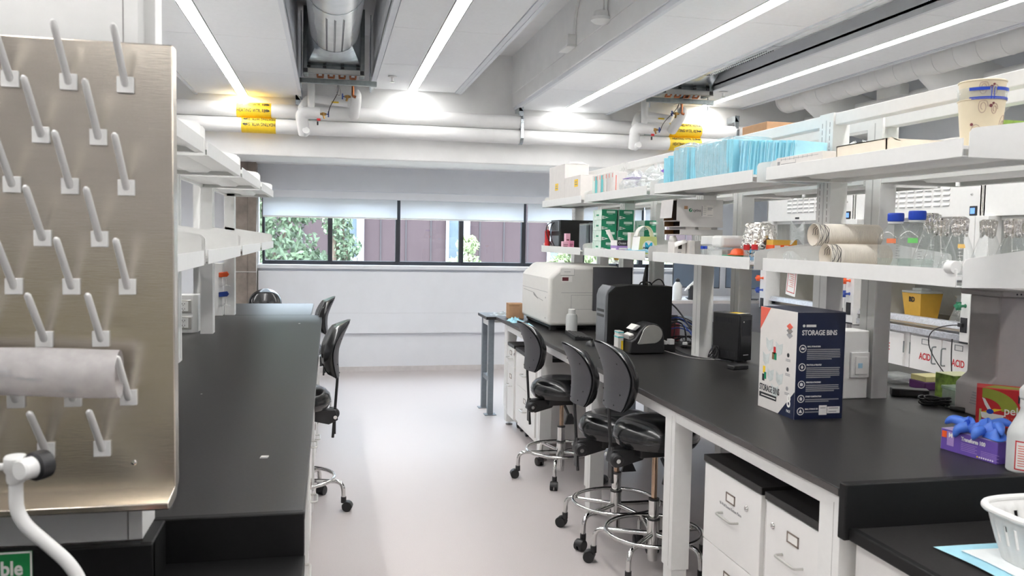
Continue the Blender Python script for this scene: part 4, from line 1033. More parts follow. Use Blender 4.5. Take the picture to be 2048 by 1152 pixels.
# storage bins carton
X0, X1, Y0, Y1, Z1 = 1.866, 2.086, 3.09, 3.388, 1.358
r = facebox('storage_carton', 'tall white and navy storage bins carton on the right bench', 'carton', X0, X1, Y0, Y1, TOP, Z1, CARTW)
fq(r, 'navy_side', 'y', [(X0+.0005, X1-.0005, TOP+.001, Z1-.001)], NAVY, Y0)
MB().box(X0+.001, X1-.001, Y0+.001, Y1-.001, Z1, Z1+.0008, NAVY).build('navy_top', r)
yp = Y0-.0009
text('STORAGE BINS', .029, (X0+.022, yp, TOP+.350), PX, UP, PAPER, r, bold=.0007, sx=.82)
q = MB(); q.tube([(X0+.030, yp, TOP+.388), (X0+.030, yp-.0008, TOP+.388)], .006, PAPER, 12); q.box(X0+.041, X0+.085, yp-.0008, yp, TOP+.383, TOP+.393, PAPER); q.build('maker_mark', r)
zz = TOP+.300
for i, (hh, nl) in enumerate(zip(('SMALL STORAGE BINS', 'PRACTICAL & VERSATILE', 'VERSATILE & STACKABLE', 'STURDY CONSTRUCTION', 'SMALL STORAGE SIZE'), (6, 6, 4, 2, 1))):
    text(hh, .0085, (X0+.048, yp, zz), PX, UP, PAPER, r, bold=.0002, sx=.72)
    q = MB(); rnd = random.Random(i)
    for k in range(nl): q.box(X0+.048, X1-.018-(.02+.05*rnd.random() if k == nl-1 else .004*rnd.random()), yp-.0006, yp, zz-.012-.0078*k, zz-.0075-.0078*k, INKG)
    q.build('small_print', r)
    q = MB(); q.X = Matrix.Translation((X0+.028, yp, zz-.006)); q.torus(.0145, .0018, PAPER, seg=28, sub=6)
    for j in range(len(q.v)): v = Vector(q.v[j])-Vector((X0+.028, yp, zz-.006)); q.v[j] = (X0+.028+v.x, yp-.0005+v.z*.3, zz-.006+v.y)
    q.X = Matrix.Identity(4)
    c = (X0+.028, zz-.006)
    shp = [[(-.008, -.003), (.006, -.005), (.009, .003), (-.004, .006)], [(0, .009), (-.006, 0), (0, -.009), (.006, 0)], [(-.006, -.006), (.006, -.006), (.007, .004), (0, .008), (-.007, .004)], [(-.005, -.007), (.005, -.007), (.006, .002), (0, .009), (-.006, .002)], [(-.008, -.006), (.008, -.006), (0, .009)]][i]
    q.prism([(c[0]+a, c[1]+b) for a, b in shp], 'y', yp-.0006, yp, PAPER); q.build('icon', r)
    zz -= (.076, .072, .059, .052, .05)[i]
fq(r, 'sticker', 'y', [(X1-.108, X1-.072, TOP+.018, TOP+.058), (X1-.070, X1-.012, TOP+.024, TOP+.052)], PAPER, Y0-.0009)
fq(r, 'sticker_print', 'y', [(X1-.063, X1-.02, TOP+.044, TOP+.047), (X1-.063, X1-.028, TOP+.030, TOP+.033), (X1-.102, X1-.078, TOP+.046, TOP+.049)], INKG, Y0-.0018)
# white side
xp = X0
q = MB(); q.prism([(Y1-.001, Z1-.001), (Y1-.001, Z1-.10), (Y1-.085, Z1-.001)], 'x', xp-.0008, xp, CORAL); q.build('coral_corner', r)
q = MB(); q.prism([(Y0+.001, TOP+.001), (Y0+.001, TOP+.115), (Y0+.125, TOP+.001)], 'x', xp-.0008, xp, NAVY); q.build('navy_corner', r)
text('8', .075, (xp-.0008, Y0+.042, TOP+.045), NY, UP, PAPER, r, bold=.001, align='CENTER', sx=.8)
text('PACK', .016, (xp-.0008, Y0+.042, TOP+.022), NY, UP, PAPER, r, align='CENTER', sx=.8)
text('STORAGE BINS', .040, (xp, Y1-.012, TOP+.078), NY, UP, INKD, r, bold=.0005, sx=.62)
fq(r, 'dark_band', 'x', [(Y1-.155, Y1-.012, TOP+.048, TOP+.069)], INKD, xp)
fq(r, 'band_print', 'x', [(Y1-.150, Y1-.03, TOP+.056, TOP+.060)], PAPER, xp-.0009)
q = MB()
for k, m in enumerate((CORAL, GREYP, INKG)):
    z = Z1-.065-.018*k; y = Y0+.055
    q.prism([(y-.024, z), (y, z-.014), (y+.024, z), (y, z+.014)], 'x', xp-.0007-.0003*(3-k), xp, m)
q.build('stack_emblem', r)
BINP = mat('printed_bin', '#c9cfcd', .6, scale=40, var=.12)
q = MB()
for (y, z) in ((Y1-.085, Z1-.155), (Y1-.165, Z1-.165), (Y1-.06, Z1-.22), (Y1-.10, Z1-.285), (Y1-.175, Z1-.29), (Y1-.14, Z1-.35)):
    q.prism([(y-.028, z+.022), (y-.022, z-.022), (y+.004, z-.034), (y+.026, z-.016), (y+.030, z+.026), (y+.004, z+.012)], 'x', xp-.0008, xp, BINP)
q.build('bin_pictures', r)
q = MB()
for n_, (y, z, m) in enumerate(((Y1-.128, Z1-.21, REDP), (Y1-.135, Z1-.235, GREENB), (Y1-.118, Z1-.235, CARDD), (Y1-.045, Z1-.305, YEL), (Y1-.055, Z1-.33, GREENB), (Y1-.040, Z1-.34, INKD))):
    if n_ == 3: q.build('filled_bin_picture', r); q = MB()
    q.box(xp-.0012, xp, y-.010, y+.008, z+.016, z+.046, m)
q.build('filled_bin_picture', r)
q = MB()
for z in (Z1-.185, Z1-.245, Z1-.325):
    q.tube([(xp, Y0+.060, z), (xp-.0008, Y0+.060, z)], .009, INKD if z > Z1-.3 else INKG, 14)
    for k in range(2): q.box(xp-.0007, xp, Y0+.042, Y0+.078, z-.020-.006*k, z-.017-.006*k, INKG)
q.build('feature_icons', r)
# UPS
r = thing('backup_power_unit', 'black backup power tower between the front and back rack posts', 'power unit', (2.404, 4.733, TOP), None, R(21), world=False)
MB().box(-.052, .052, -.115, .095, .008, .292, BLKPL).build('housing', r, bevel=.006)
for (a, b) in ((.235, .265), (.03, .06)):
    q = MB()
    for k in range(12): q.box(-.0535, -.051, -.085+k*.014, -.079+k*.014, a, b, INKD)
    q.build('vent_slots', r)
MB().box(-.050, .050, -.128, -.112, .010, .286, mat('gloss_black_panel', '#1a1a1c', .15, scale=20, var=.05)).build('front_panel', r, bevel=.004)
q = MB().box(-.036, .036, -.1295, -.128, .16, .255, INKD); q.tube([(-.026, -.128, .245), (-.026, -.131, .245)], .004, PAPER, 10); q.build('status_window', r)
MB().box(-.022, .022, -.1288, -.128, .042, .048, INKG).build('badge', r)
MB().box(-.03, .03, -.09, -.02, .292, .293, YEL).build('yellow_sticker', r); MB().box(-.045, .045, -.11, -.092, .292, .2935, PAPER).build('white_sticker', r)
for (a, b) in ((-.045, -.09), (.045, -.09), (-.045, .08), (.045, .08)): MB().tube([(a, b, 0), (a, b, .01)], .008, RUBBER, 10).build('foot', r)
r = thing('power_adapter', 'small flat black adapter in front of the backup power tower', 'adapter', (2.28, 4.38, TOP), None, R(15), world=False)
MB().box(-.055, .055, -.03, .03, 0, .024, BLKPL).build('adapter_body', r, bevel=.005)
# PC tower
x0, x1, y0, y1, z1 = 1.806, 2.285, 5.356, 5.545, 1.325
r = thing('computer_tower', 'large black computer tower on the right bench behind the label printer', 'computer', ((x0+x1)/2, 5.45, TOP))
q = MB().prism([(x0+.02, TOP+.012), (x1, TOP+.012), (x1, z1), (x0+.17, z1+.006), (x0+.075, z1-.005), (x0+.02, z1-.055)], 'y', y0, y1, mat('black_case', '#151515', .45, scale=50, var=.1)); q.build('case', r, bevel=.003)
q = MB().prism([(x0, TOP+.012), (x0+.02, TOP+.012), (x0+.022, z1-.05), (x0+.072, z1-.002), (x0+.04, z1+.002), (x0+.012, z1-.03), (x0, z1-.07)], 'y', y0-.002, y1+.002, mat('grey_case_front', '#77797d', .4, .2, scale=20, var=.05)); q.build('front_bezel', r, bevel=.004)
q = MB()
for z in (TOP+.20, TOP+.235): q.box(x0-.001, x0, y0+.02, y1-.02, z, z+.018, BLKPL)
q.build('drive_bay', r)
q = MB()
for a in (x0+.04, x1-.04):
    for b in (y0+.02, y1-.02): q.tube([(a, b, TOP), (a, b, TOP+.014)], .012, RUBBER, 10)
q.build('foot', r)
r = thing('wifi_antenna', 'black antenna standing on the computer tower', 'antenna', (2.115, 5.43, z1))
q = MB().tube([(2.115, 5.43, z1), (2.115, 5.43, z1+.025), (2.125, 5.43, z1+.145)], [.018, .02, .011], BLKPL, 14); q.build('mast', r)
q = MB()
for s in (-1, 1, ): q.tube(bez((2.115, 5.43, z1+.022), (2.115+s*.03, 5.43, z1+.03), (2.115+s*.042, 5.42, z1+.02), (2.115+s*.045, 5.42, z1+.001), 8), .005, BLKPL, 8)
q.tube(bez((2.115, 5.43, z1+.022), (2.115, 5.40, z1+.03), (2.115, 5.385, z1+.02), (2.115, 5.38, z1+.001), 8), .005, BLKPL, 8); q.build('tripod_leg', r)
# monitor behind
r = thing('computer_monitor', 'grey computer monitor behind the black computer tower', 'monitor', (2.07, 6.0, TOP))
MB().box(1.93, 2.235, 6.0, 6.03, 1.10, 1.428, BLKPL).build('housing', r, bevel=.003)
MB().box(1.932, 2.222, 5.9985, 6.0, 1.105, 1.425, MONSCR).build('screen', r)
q = MB().box(2.03, 2.13, 6.03, 6.05, .93, 1.2, BLKPL); q.box(1.98, 2.18, 5.95, 6.12, TOP, .93, BLKPL); q.build('stand', r, bevel=.004)
# keyboard, mouse
r = thing('keyboard', 'black keyboard lying on the right bench in front of the white instrument', 'keyboard', (1.80, 5.93, TOP), None, R(84), world=False)
MB().prism([(-.065, 0), (.065, 0), (.065, .030), (-.065, .012)], 'x', -.21, .21, BLKPL).build('key_base', r, bevel=.003)
q = MB()
for j in range(5):
    for i in range(15):
        a = -.198+i*.0266; b = -.052+j*.0215; q.box(a, a+.022, b, b+.017, .0135+.0030*j, .0195+.0030*j, mat('key_cap', '#3a3a3c', .5, scale=60, var=.2))
q.build('keys', r)
r = thing('computer_mouse', 'black mouse with cord beside the keyboard on the right bench', 'mouse', (1.74, 5.45, TOP))
MB().grid(lambda u, v: (1.74+.03*math.cos(2*PI*u)*math.cos(v*PI/2), 5.45+.055*math.sin(2*PI*u)*math.cos(v*PI/2), TOP+.035*math.sin(v*PI/2)), 20, 8, BLKPL, closeu=True).build('mouse_body', r)
MB().tube(bez((1.74, 5.50, TOP+.01), (1.74, 5.56, TOP+.006), (1.78, 5.55, TOP+.006), (1.79, 5.62, TOP+.004)), .003, BLKPL, 6).build('cord', r)
# label printer
r = thing('label_printer', 'black label printer with silver teardrop side on the right bench', 'printer', (1.97, 5.06, TOP))
q = MB(); prof = [(1.855, TOP+.003), (2.092, TOP+.003), (2.088, TOP+.10), (2.075, TOP+.158), (2.04, TOP+.190), (2.0, TOP+.197), (1.965, TOP+.188), (1.925, TOP+.155), (1.89, TOP+.10), (1.862, TOP+.085)]
q.prism(prof, 'y', 5.0, 5.17, BLKPL); q.build('housing', r, bevel=.010, bseg=3)
pts = []
for i in range(40):
    t = 2*PI*i/40; rr = 1-.30*math.cos(t-R(205))*0
    pts.append((math.cos(t), math.sin(t)))
tear = [(2.004+.068*math.cos(a), TOP+.128+.060*math.sin(a)) for a in [R(-75)+i*R(245)/24 for i in range(25)]]+[(1.915, TOP+.085), (1.905, TOP+.070), (1.915, TOP+.063)]
q = MB().prism(tear, 'y', 4.994, 5.0, SILVER); q.build('silver_window', r, bevel=.003)
q = MB().box(1.86, 1.90, 5.03, 5.15, TOP+.09, TOP+.115, GREYP); q.prism([(1.875, TOP+.155), (1.91, TOP+.185), (1.935, TOP+.180), (1.90, TOP+.150)], 'y', 5.02, 5.13, PAPER); q.prism([(1.862, TOP+.12), (1.885, TOP+.13), (1.89, TOP+.12), (1.865, TOP+.11)], 'y', 5.02, 5.13, PAPER); q.build('label_slot', r, bevel=.002)
# small label boxes
for i, (x, y, h, st) in enumerate(((1.835, 5.15, .105, 'with a yellow stripe, nearest the aisle'), (1.868, 5.24, .125, 'with a teal flap, behind the striped one'), (1.893, 5.155, .10, 'plain, against the label printer'))):
    r = thing('label_roll_box', 'small white label roll box %s' % st, 'box', (x, y, TOP), 'label roll boxes beside the printer')
    MB().box(x-.018, x+.018, y-.04, y+.04, TOP, TOP+h, CARTW).build('carton', r, bevel=.0015)
    q = MB().box(x-.019, x+.0185, y-.041, y+.041, TOP+h-.012, TOP+h-.004, TEAL)
    if i != 1: q.box(x+.002, x+.016, y-.0412, y-.04, TOP+.01, TOP+h-.03, YEL if i == 0 else CARTG)
    q.build('printed_band', r)
# big white instrument
x0, x1, y0, y1, z0, z1 = 1.665, 2.24, 6.30, 7.235, .955, 1.425
r = thing('thermal_cycler', 'large white box shaped lab instrument at the far part of the right bench', 'instrument', ((x0+x1)/2, (y0+y1)/2, TOP))
q = MB().prism([(y0+.09, z0), (y1, z0), (y1, z1), (y0+.10, z1), (y0+.06, z1-.005), (y0, z1-.10), (y0, z0+.03), (y0+.03, z0)], 'x', x0+.06, x1, OFFW)
q = MB().prism([(x0+.0, z0+.0), (x1, z0), (x1, z1-.0), (x0+.10, z1), (x0+.02, z1-.075), (x0, z1-.10)], 'y', y0, y1, OFFW); q.build('housing', r, bevel=.028, bseg=4)
q = MB(); q.box(x0+.10, x1-.02, y0-.001, y0, 1.215, 1.2175, INKG); q.box(x0-.001, x0, y0+.04, y1-.04, 1.215, 1.2175, INKG); q.build('housing_seam', r)
q = MB()
for (a, b, c, d) in ((.18, .36, 1.085, 1.087), (.18, .36, 1.196, 1.198), (.18, .182, 1.085, 1.198), (.358, .36, 1.085, 1.198)): q.box(x0+a, x0+b, y0-.0012, y0, c, d, INKG)
q.build('access_panel', r)
o = fq(r, 'info_label', 'y', [(x0+.09, x0+.20, 1.355, 1.405), (x0+.10, x0+.185, 1.30, 1.345)], PAPER, y0); fq(r, 'label_print', 'y', [(x0+.105, x0+.155, 1.308, 1.336)], MAROON, y0-.0009)
fq(r, 'label_frame', 'y', [(x0+.09, x0+.20, 1.35, 1.353), (x0+.20, x0+.2015, 1.35, 1.405), (x0+.12, x0+.17, 1.378, 1.381)], INKG, y0-.0009)
q = MB(); q.tube([(x0-.001, y1-.08, 1.195), (x0-.001, y1-.45, 1.185), (x0-.001, y1-.56, 1.155), (x0-.001, y0+.18, 1.140)], .0018, GREYP, 5); q.prism([(y1-.42, 1.187), (y1-.56, 1.155), (y1-.60, 1.140), (y1-.45, 1.165)], 'x', x0-.0015, x0, GREYP); q.build('drawer_seam', r)
for z in (1.17, 1.01): MB().lathe([(0, -.002), (.006, -.002), (.006, 0)], INKG, (x0, y0+.10, z), 10, 'x').build('round_button', r)
q = MB()
for (a, b) in ((x0+.03, y0+.05), (x1-.08, y0+.05), (x0+.05, y1-.08), (x1-.08, y1-.08)): q.box(a, a+.05, b, b+.06, TOP, z0+.003, BLKPL)
q.box(x0+.03, x1-.03, y0+.06, y1-.06, TOP+.02, z0+.002, BLKPL); q.build('foot', r, bevel=.004)
# white bottle, carton, gloves
r = thing('white_bottle', 'plain white plastic bottle on the right bench beside the keyboard', 'bottle', (1.80, 6.12, TOP))
MB().lathe([(0, TOP+.001), (.040, TOP+.001), (.044, TOP+.006), (.044, TOP+.13), (.038, TOP+.150), (.022, TOP+.158)], FROST, (1.80, 6.12, 0), 26).build('bottle_body', r)
MB().lathe([(.026, TOP+.156), (.027, TOP+.158), (.027, TOP+.188), (.024, TOP+.190), (0, TOP+.190)], WPLAS, (1.80, 6.12, 0), 26).build('cap', r)
r = facebox('brown_carton', 'small brown cardboard box left of the white instrument', 'carton', 1.565, 1.70, 7.29, 7.42, TOP, TOP+.135, CARD)
q = MB().box(1.565, 1.66, 7.289, 7.29, TOP+.115, TOP+.120, CARDD); q.build('flap_seam', r)
def crumple(n, c, rx, ry, h, seed, m, name, parent):
    rnd = random.Random(seed); ph = [rnd.uniform(0, 6) for _ in range(8)]
    def f(u, v):
        a = 2*PI*u; rad = v
        w = 1+.18*math.sin(3*a+ph[0])+.12*math.sin(5*a+ph[1])+.08*math.sin(9*a+ph[2])
        z = h*(1-v**2)*(.55+.3*math.sin(4*a+ph[3]+v*5)+.25*math.sin(7*v*3+ph[4]+2*a))
        return (c[0]+rx*w*rad*math.cos(a), c[1]+ry*w*rad*math.sin(a), c[2]+max(.0015, z))
    return MB().grid(f, 28, 9, m, closeu=True).build(name, parent, ang=.8)
r = thing('crumpled_glove', 'crumpled pale blue glove below the brown cardboard box', 'glove', (1.55, 7.08, TOP)); crumple(0, (1.57, 7.06, TOP), .065, .13, .04, 4, PADL, 'glove_film', r)
r = thing('crumpled_glove', 'flat pale blue glove against the base of the white instrument', 'glove', (1.60, 6.75, TOP)); crumple(0, (1.60, 6.72, TOP), .032, .14, .022, 9, PADL, 'glove_film', r)
r = thing('clear_bag', 'clear plastic bag lying on the grey legged far table', 'plastic bag', (1.60, 7.72, TOP)); crumple(0, (1.60, 7.72, TOP-.002), .12, .14, .03, 12, BAGM, 'bag_film', r)
# cables
r = thing('cable_tangle', 'tangle of black and blue cables behind the computer tower and first front post', 'cables', (2.4, 5.3, TOP))
rnd = random.Random(11); q = MB(); qb = MB()
q.tube(bez((2.287, 5.45, 1.22), (2.40, 5.42, 1.16), (2.34, 5.2, 1.02), (2.46, 5.1, TOP+.008), 20), .006, BLKPL, 6)
q.tube(bez((2.16, 5.43, 1.335), (2.22, 5.43, 1.40), (2.27, 5.43, 1.40), (2.32, 5.50, 1.10), 16), .004, BLKPL, 6)
for i in range(16):
    a = Vector((2.29+rnd.random()*.05, 5.40+rnd.random()*.12, TOP+.01+rnd.random()*.18)); b = Vector((2.33+rnd.random()*.18, 5.05+rnd.random()*.4, TOP+.006))
    m = BLUEV if i % 5 == 0 else BLKPL
    (qb if m is BLUEV else q).tube(bez(a, a+Vector((.10, -.03, .06)), b+Vector((.04, .08, .10*rnd.random()+.02)), b, 14), .0042, m, 6)
for i in range(9):
    c = Vector((2.36+.10*rnd.random(), 5.05+.33*rnd.random(), TOP+.006+.03*rnd.random())); rr = .03+.035*rnd.random()
    q.tube([c+Vector((rr*math.cos(t*.5), rr*1.4*math.sin(t*.5), .004*math.sin(t)+.0005*t)) for t in range(26)], .0042, BLKPL, 6)
q.tube(bez((2.1, 5.02, TOP+.02), (2.16, 4.9, TOP+.004), (2.14, 4.72, TOP+.005), (2.33, 4.70, TOP+.006), 18), .0035, GREYP, 6)
q.tube(bez((2.20, 5.1, TOP+.02), (2.2, 4.95, TOP+.004), (2.2, 4.80, TOP+.005), (2.36, 4.62, TOP+.006), 18), .0035, BLKPL, 6)
q.build('black_cable', r); qb.build('blue_cable', r)
q = MB()
for (a, b, z) in ((2.33, 5.25, .03), (2.36, 5.17, .02), (2.38, 5.10, .015)): q.box(a, a+.03, b, b+.02, TOP+z-.015, TOP+z+.012, WPLAS)
q.build('white_connector', r, bevel=.003)
r = thing('power_plug_block', 'black power block with white plugs right of the label printer', 'power block', (2.13, 5.12, TOP))
MB().box(2.10, 2.20, 5.08, 5.15, TOP, TOP+.05, BLKPL).build('block_body', r, bevel=.003); MB().box(2.11, 2.14, 5.075, 5.12, TOP+.05, TOP+.075, WPLAS).build('white_plug', r, bevel=.003); MB().box(2.155, 2.19, 5.075, 5.12, TOP+.05, TOP+.085, WPLAS).build('white_plug', r, bevel=.003)
r = thing('coiled_cord', 'small coiled black cord at the foot of the first front post', 'cord', (2.30, 4.72, TOP)); q = MB()
for i in range(6):
    c = Vector((2.30, 4.74, TOP+.02)); 
    q.tube([c+Vector((.022*math.cos(t*.45)+.01*math.sin(i+t*.2), .012*math.sin(t*.45)+.004*i-.012, .03+.035*math.sin(t*.45+i*.6))) for t in range(18)], .0025, BLKPL, 5)
for v in range(len(q.v)): p = q.v[v]; q.v[v] = (p[0], p[1], max(p[2], TOP+.0025))
q.build('cord_coil', r)
r = thing('red_bottle', 'dark red bottle with black top behind the first front post', 'bottle', (2.42, 5.62, TOP))
MB().lathe([(0, TOP), (.04, TOP), (.04, TOP+.13), (.02, TOP+.15)], MAROON, (2.42, 5.62, 0), 18).build('bottle_body', r); MB().lathe([(.022, TOP+.148), (.022, TOP+.19), (0, TOP+.19)], INKD, (2.42, 5.62, 0), 14).build('cap', r)
# switch pedestal
r = thing('switch_pedestal', 'white pedestal with a switch cover between the rack posts behind the storage carton', 'switch pedestal', (2.40, 3.50, TOP))
MB().box(2.345, 2.475, 3.475, 3.60, TOP, 1.235, WPLAS).build('pedestal_body', r, bevel=.006)
o = MB().box(2.375, 2.472, 3.462, 3.475, 1.015, 1.135, WPLAS).build('switch_cover', r, bevel=.003); o['_w'] = 1
MB().box(2.395, 2.458, 3.456, 3.462, 1.032, 1.115, WHITE2).build('inner_cover', o, bevel=.002)
MB().box(2.408, 2.43, 3.4545, 3.456, 1.062, 1.085, mat('pale_blue_patch', '#9fc6dc', .5)).build('blue_patch', o)
# adapters and small wares behind
r = thing('power_brick', 'black power brick lying behind the near rack post', 'power adapter', (2.73, 3.50, TOP), None, R(-28), world=False)
MB().box(-.09, .075, -.033, .033, 0, .038, BLKPL).build('brick_body', r, bevel=.005); MB().box(-.055, .045, -.034, -.033, .010, .028, mat('dark_label', '#3a3a3d', .5)).build('label', r)
r = thing('coiled_cord', 'coiled black power cord with ferrite plug on the bench beside the green patterned box', 'cord', (2.68, 3.26, TOP)); q = MB(); rnd = random.Random(5)
for i in range(9):
    c = Vector((2.675+rnd.uniform(-.015, .015), 3.27+rnd.uniform(-.015, .015), TOP+.008+.004*i)); a = rnd.uniform(-.2, .2)
    q.tube([c+Vector((.055*math.cos(t*.4)*math.cos(.6+a)-.025*math.sin(t*.4)*math.sin(.6+a), -.055*math.cos(t*.4)*math.sin(.6+a)-.025*math.sin(t*.4)*math.cos(.6+a), .006*math.sin(t*.8))) for t in range(17)], .0038, BLKPL, 6)
q.tube(bez((2.69, 3.22, TOP+.01), (2.67, 3.19, TOP+.01), (2.67, 3.18, TOP+.01), (2.68, 3.165, TOP+.012), 6), .004, BLKPL, 6)
q.tube(bez((2.70, 3.12, TOP+.012), (2.75, 3.08, TOP+.008), (2.80, 3.12, TOP+.006), (2.88, 3.16, TOP+.01), 12), .004, BLKPL, 6); q.build('cord_coil', r)
MB().tube([(2.675, 3.17, TOP+.013), (2.705, 3.115, TOP+.013)], .0115, BLKPL, 12).build('ferrite_core', r)
def clearbox(lab, x0, x1, y0, y1, z0, z1, lidm=CLEARP, body=CLEARP):
    r = thing('clear_box', lab, 'plastic box', ((x0+x1)/2, (y0+y1)/2, z0), None)
    q = MB().box(x0+.004, x1-.004, y0+.004, y1-.004, z0, z1-.014, body); q.build('tray', r, bevel=.004); MB().box(x0, x1, y0, y1, z1-.016, z1, lidm).build('lid', r, bevel=.004); return r
clearbox('clear lidded plastic box with pale lid beside the grey instrument', 2.76, 2.87, 3.22, 3.34, TOP, TOP+.085, glassy('pale_green_lid', '#eaf4ee', .3, .15, .3, '#dcebe2'), glassy('pale_green_tray', '#eef4f0', .25, .2, .45, '#d3dcd6'))
clearbox('low clear plastic box behind the power brick', 2.86, 3.0, 3.80, 3.95, TOP, TOP+.045)
r = thing('tube_rack', 'purple tube rack with yellow lid behind the green patterned box', 'tube rack', (2.97, 3.68, TOP)); MB().box(2.91, 3.05, 3.63, 3.75, TOP, TOP+.04, VIOLET).build('rack_base', r, bevel=.003); MB().box(2.915, 3.045, 3.635, 3.745, TOP+.04, TOP+.068, mat('pale_yellow_lid', '#e6dd9a', .45)).build('lid', r, bevel=.003)
r = facebox('patterned_tissue_box', 'green and orange patterned tissue box beside the grey instrument', 'tissue box', 2.86, 3.0, 3.38, 3.50, TOP, TOP+.115, PATTG, mx=None)
fq(r, 'pale_panel', 'y', [(2.885, 2.96, TOP+.04, TOP+.085)], mat('pale_panel', '#b9b9a4', .6), 3.38); MB().box(2.86, 3.0, 3.38, 3.50, TOP+.115, TOP+.1165, mat('pale_lime_top', '#d9dcb0', .6)).build('lime_top', r)
# grey instrument
r = thing('grey_imager', 'tall grey bench instrument with overhanging head behind the red tissue box', 'instrument', (2.86, 3.10, TOP))
q = MB().prism([(2.70, TOP), (3.05, TOP), (3.05, 1.43), (2.755, 1.43), (2.755, 1.09), (2.73, 1.07), (2.70, 1.045)], 'y', 3.01, 3.18, GREYI); q.build('instrument_body', r, bevel=.008)
q = MB().prism([(2.725, 1.43), (3.08, 1.43), (3.08, 1.455), (2.725, 1.455), (2.715, 1.448)], 'y', 2.96, 3.20, GREYI); q.build('head', r, bevel=.004)
q = MB()
for x in (2.79, 2.81, 2.93): q.tube([(x, 2.959, 1.442), (x, 2.961, 1.442)], .004, INKD, 8)
for k in range(5): q.box(2.699, 2.70, 3.05, 3.09-.004*k, TOP+.05+.012*k, TOP+.055+.012*k, INKG)
q.build('printed_marks', r)
# red tissue box
r = thing('red_tissue_box', 'red tissue carton with white lettering at the right edge behind the glove box', 'tissue box', (2.568, 2.902, TOP), None, R(-41), world=False)
r.scale = (1, 1, .775); MB().box(0, .245, 0, .12, 0, .20, REDP).build('carton', r, bevel=.002)
q = MB()
arc = [(0.0200+.13*math.cos(R(a)), .085+.115*math.sin(R(a))) for a in range(0, 91, 9)]+[(0.0200+.07*math.cos(R(a)), .085+.065*math.sin(R(a))) for a in range(90, -1, -9)]
q.prism(arc, 'y', -0.0008, 0.0000, OLIVE); q.build('olive_swoosh', r)
q = MB().box(0.0120, 0.0200, -0.0008, 0.0000, .02, .09, LIME); q.prism([(0.0200, .075), (0.0650, .095), (0.0950, .095), (0.0450, .07)], 'y', -0.0010, -0.0002, YEL); q.build('yellow_print', r)
q = MB().prism([(0.0170, .075), (0.1000, .065), (0.0900, .025), (0.0220, .045)], 'y', -0.0014, -0.0006, PAPER); q.prism([(0.0200, .15), (0.0300, .145), (0.0570, .085), (0.0430, .085), (0.0300, .115)], 'y', -0.0016, -0.0008, PAPER); q.build('tissue_picture', r)
MB().tube([(0.0500, -0.0014, .08), (0.0500, -0.0030, .08)], .013, BLUEP, 16).build('blue_opening', r)
text('pel', .058, (0.0980, 0.0000, .072), PX, UP, PAPER, r, bold=.0006, sx=.72); text('ét w', .022, (0.1040, 0.0000, .046), PX, UP, CORAL, r, sx=.8)
MB().box(0.1450, 0.2450, -0.0010, 0.0000, .135, .175, INKD).build('black_panel', r); text('KIM', .028, (0.1530, -0.0010, .146), PX, UP, PAPER, r, bold=.0006, sx=.7)
MB().prism([(0.0250, 0.0200), (0.1450, 0.0200), (0.1650, 0.0750), (0.0650, 0.0950)], 'z', .200, .2008, OLIVE).build('top_print', r)
# glove box
r = thing('glove_box', 'purple glove box with blue gloves spilling out of its top', 'glove box', (2.22, 2.477, TOP), None, R(-82), world=False)
L, W, Hh = .1135, .060, .075
MB().box(-L, L, -W, W, 0, Hh, PURPLE).build('carton', r, bevel=.0015)
MB().box(-L, L, -W, W, Hh, Hh+.0008, mat('pale_lilac_top', '#b9a8cc', .5, scale=30, var=.1)).build('lilac_top', r)
MB().box(-L-.0006, -L, -W+.001, W-.001, .001, Hh-.001, mat('pale_lilac_end', '#cfc4dc', .5, scale=30, var=.08)).build('lilac_end', r); 
MB().box(L, L+.0006, -W+.001, W-.001, .001, Hh-.001, PURPLE).build('violet_end', r)
q = MB().box(-L+.004, -L+.024, -W-.0007, -W, .045, .068, ORANGE); q.build('orange_square', r)
q = MB().box(-L+.026, -L+.055, -W-.0007, -W, .02, .07, LILAC); q.build('lilac_square', r)
text('M', .022, (-L+.033, -W-.0007, .05), PX, UP, PAPER, r, bold=.0006)
text('Transform 100', .0185, (-L+.085, -W, .050), PX, UP, PAPER, r, bold=.0008, sx=.86)
q = MB()
for k in range(5): q.box(-L+.085, -L+.15-.008*(k % 2), -W-.0006, -W, .040-.006*k, .0415-.006*k, LILAC); q.box(-L+.165, -L+.235-.01*(k % 2), -W-.0006, -W, .030-.0055*k, .0312-.0055*k, LILAC)
q.build('small_print', r)
q = MB()
for k in range(8): q.tube([(L-.075+k*.0085, -W, .0085), (L-.075+k*.0085, -W-.0007, .0085)], .003, YEL if k == 0 else PAPER, 8)
q.build('icon_row', r)
r2 = thing('nitrile_glove', 'crumpled blue nitrile gloves lying on top of the purple glove box', 'glove', (2.215, 2.475, TOP+.077))
def glovef(u, v, c, s, ph):
    a = 2*PI*u; w = 1+.25*math.sin(2*a+ph)+.15*math.sin(5*a+ph*2)
    return (c[0]+s*.62*w*v*math.cos(a)*1.0, c[1]+s*w*v*math.sin(a), c[2]+max(.001, (1-v*v)*.045*(.6+.4*math.sin(3*a+v*6+ph))))
q = MB()
for (c, s, ph) in (((2.210, 2.405, TOP+.078), .055, .4), ((2.220, 2.480, TOP+.078), .055, 2.2), ((2.225, 2.545, TOP+.078), .048, 4.1), ((2.215, 2.445, TOP+.095), .045, 5.5)):
    q.grid(lambda u, v, c=c, s=s, ph=ph: glovef(u, v, c, s, ph), 30, 10, GLOVE, closeu=True)
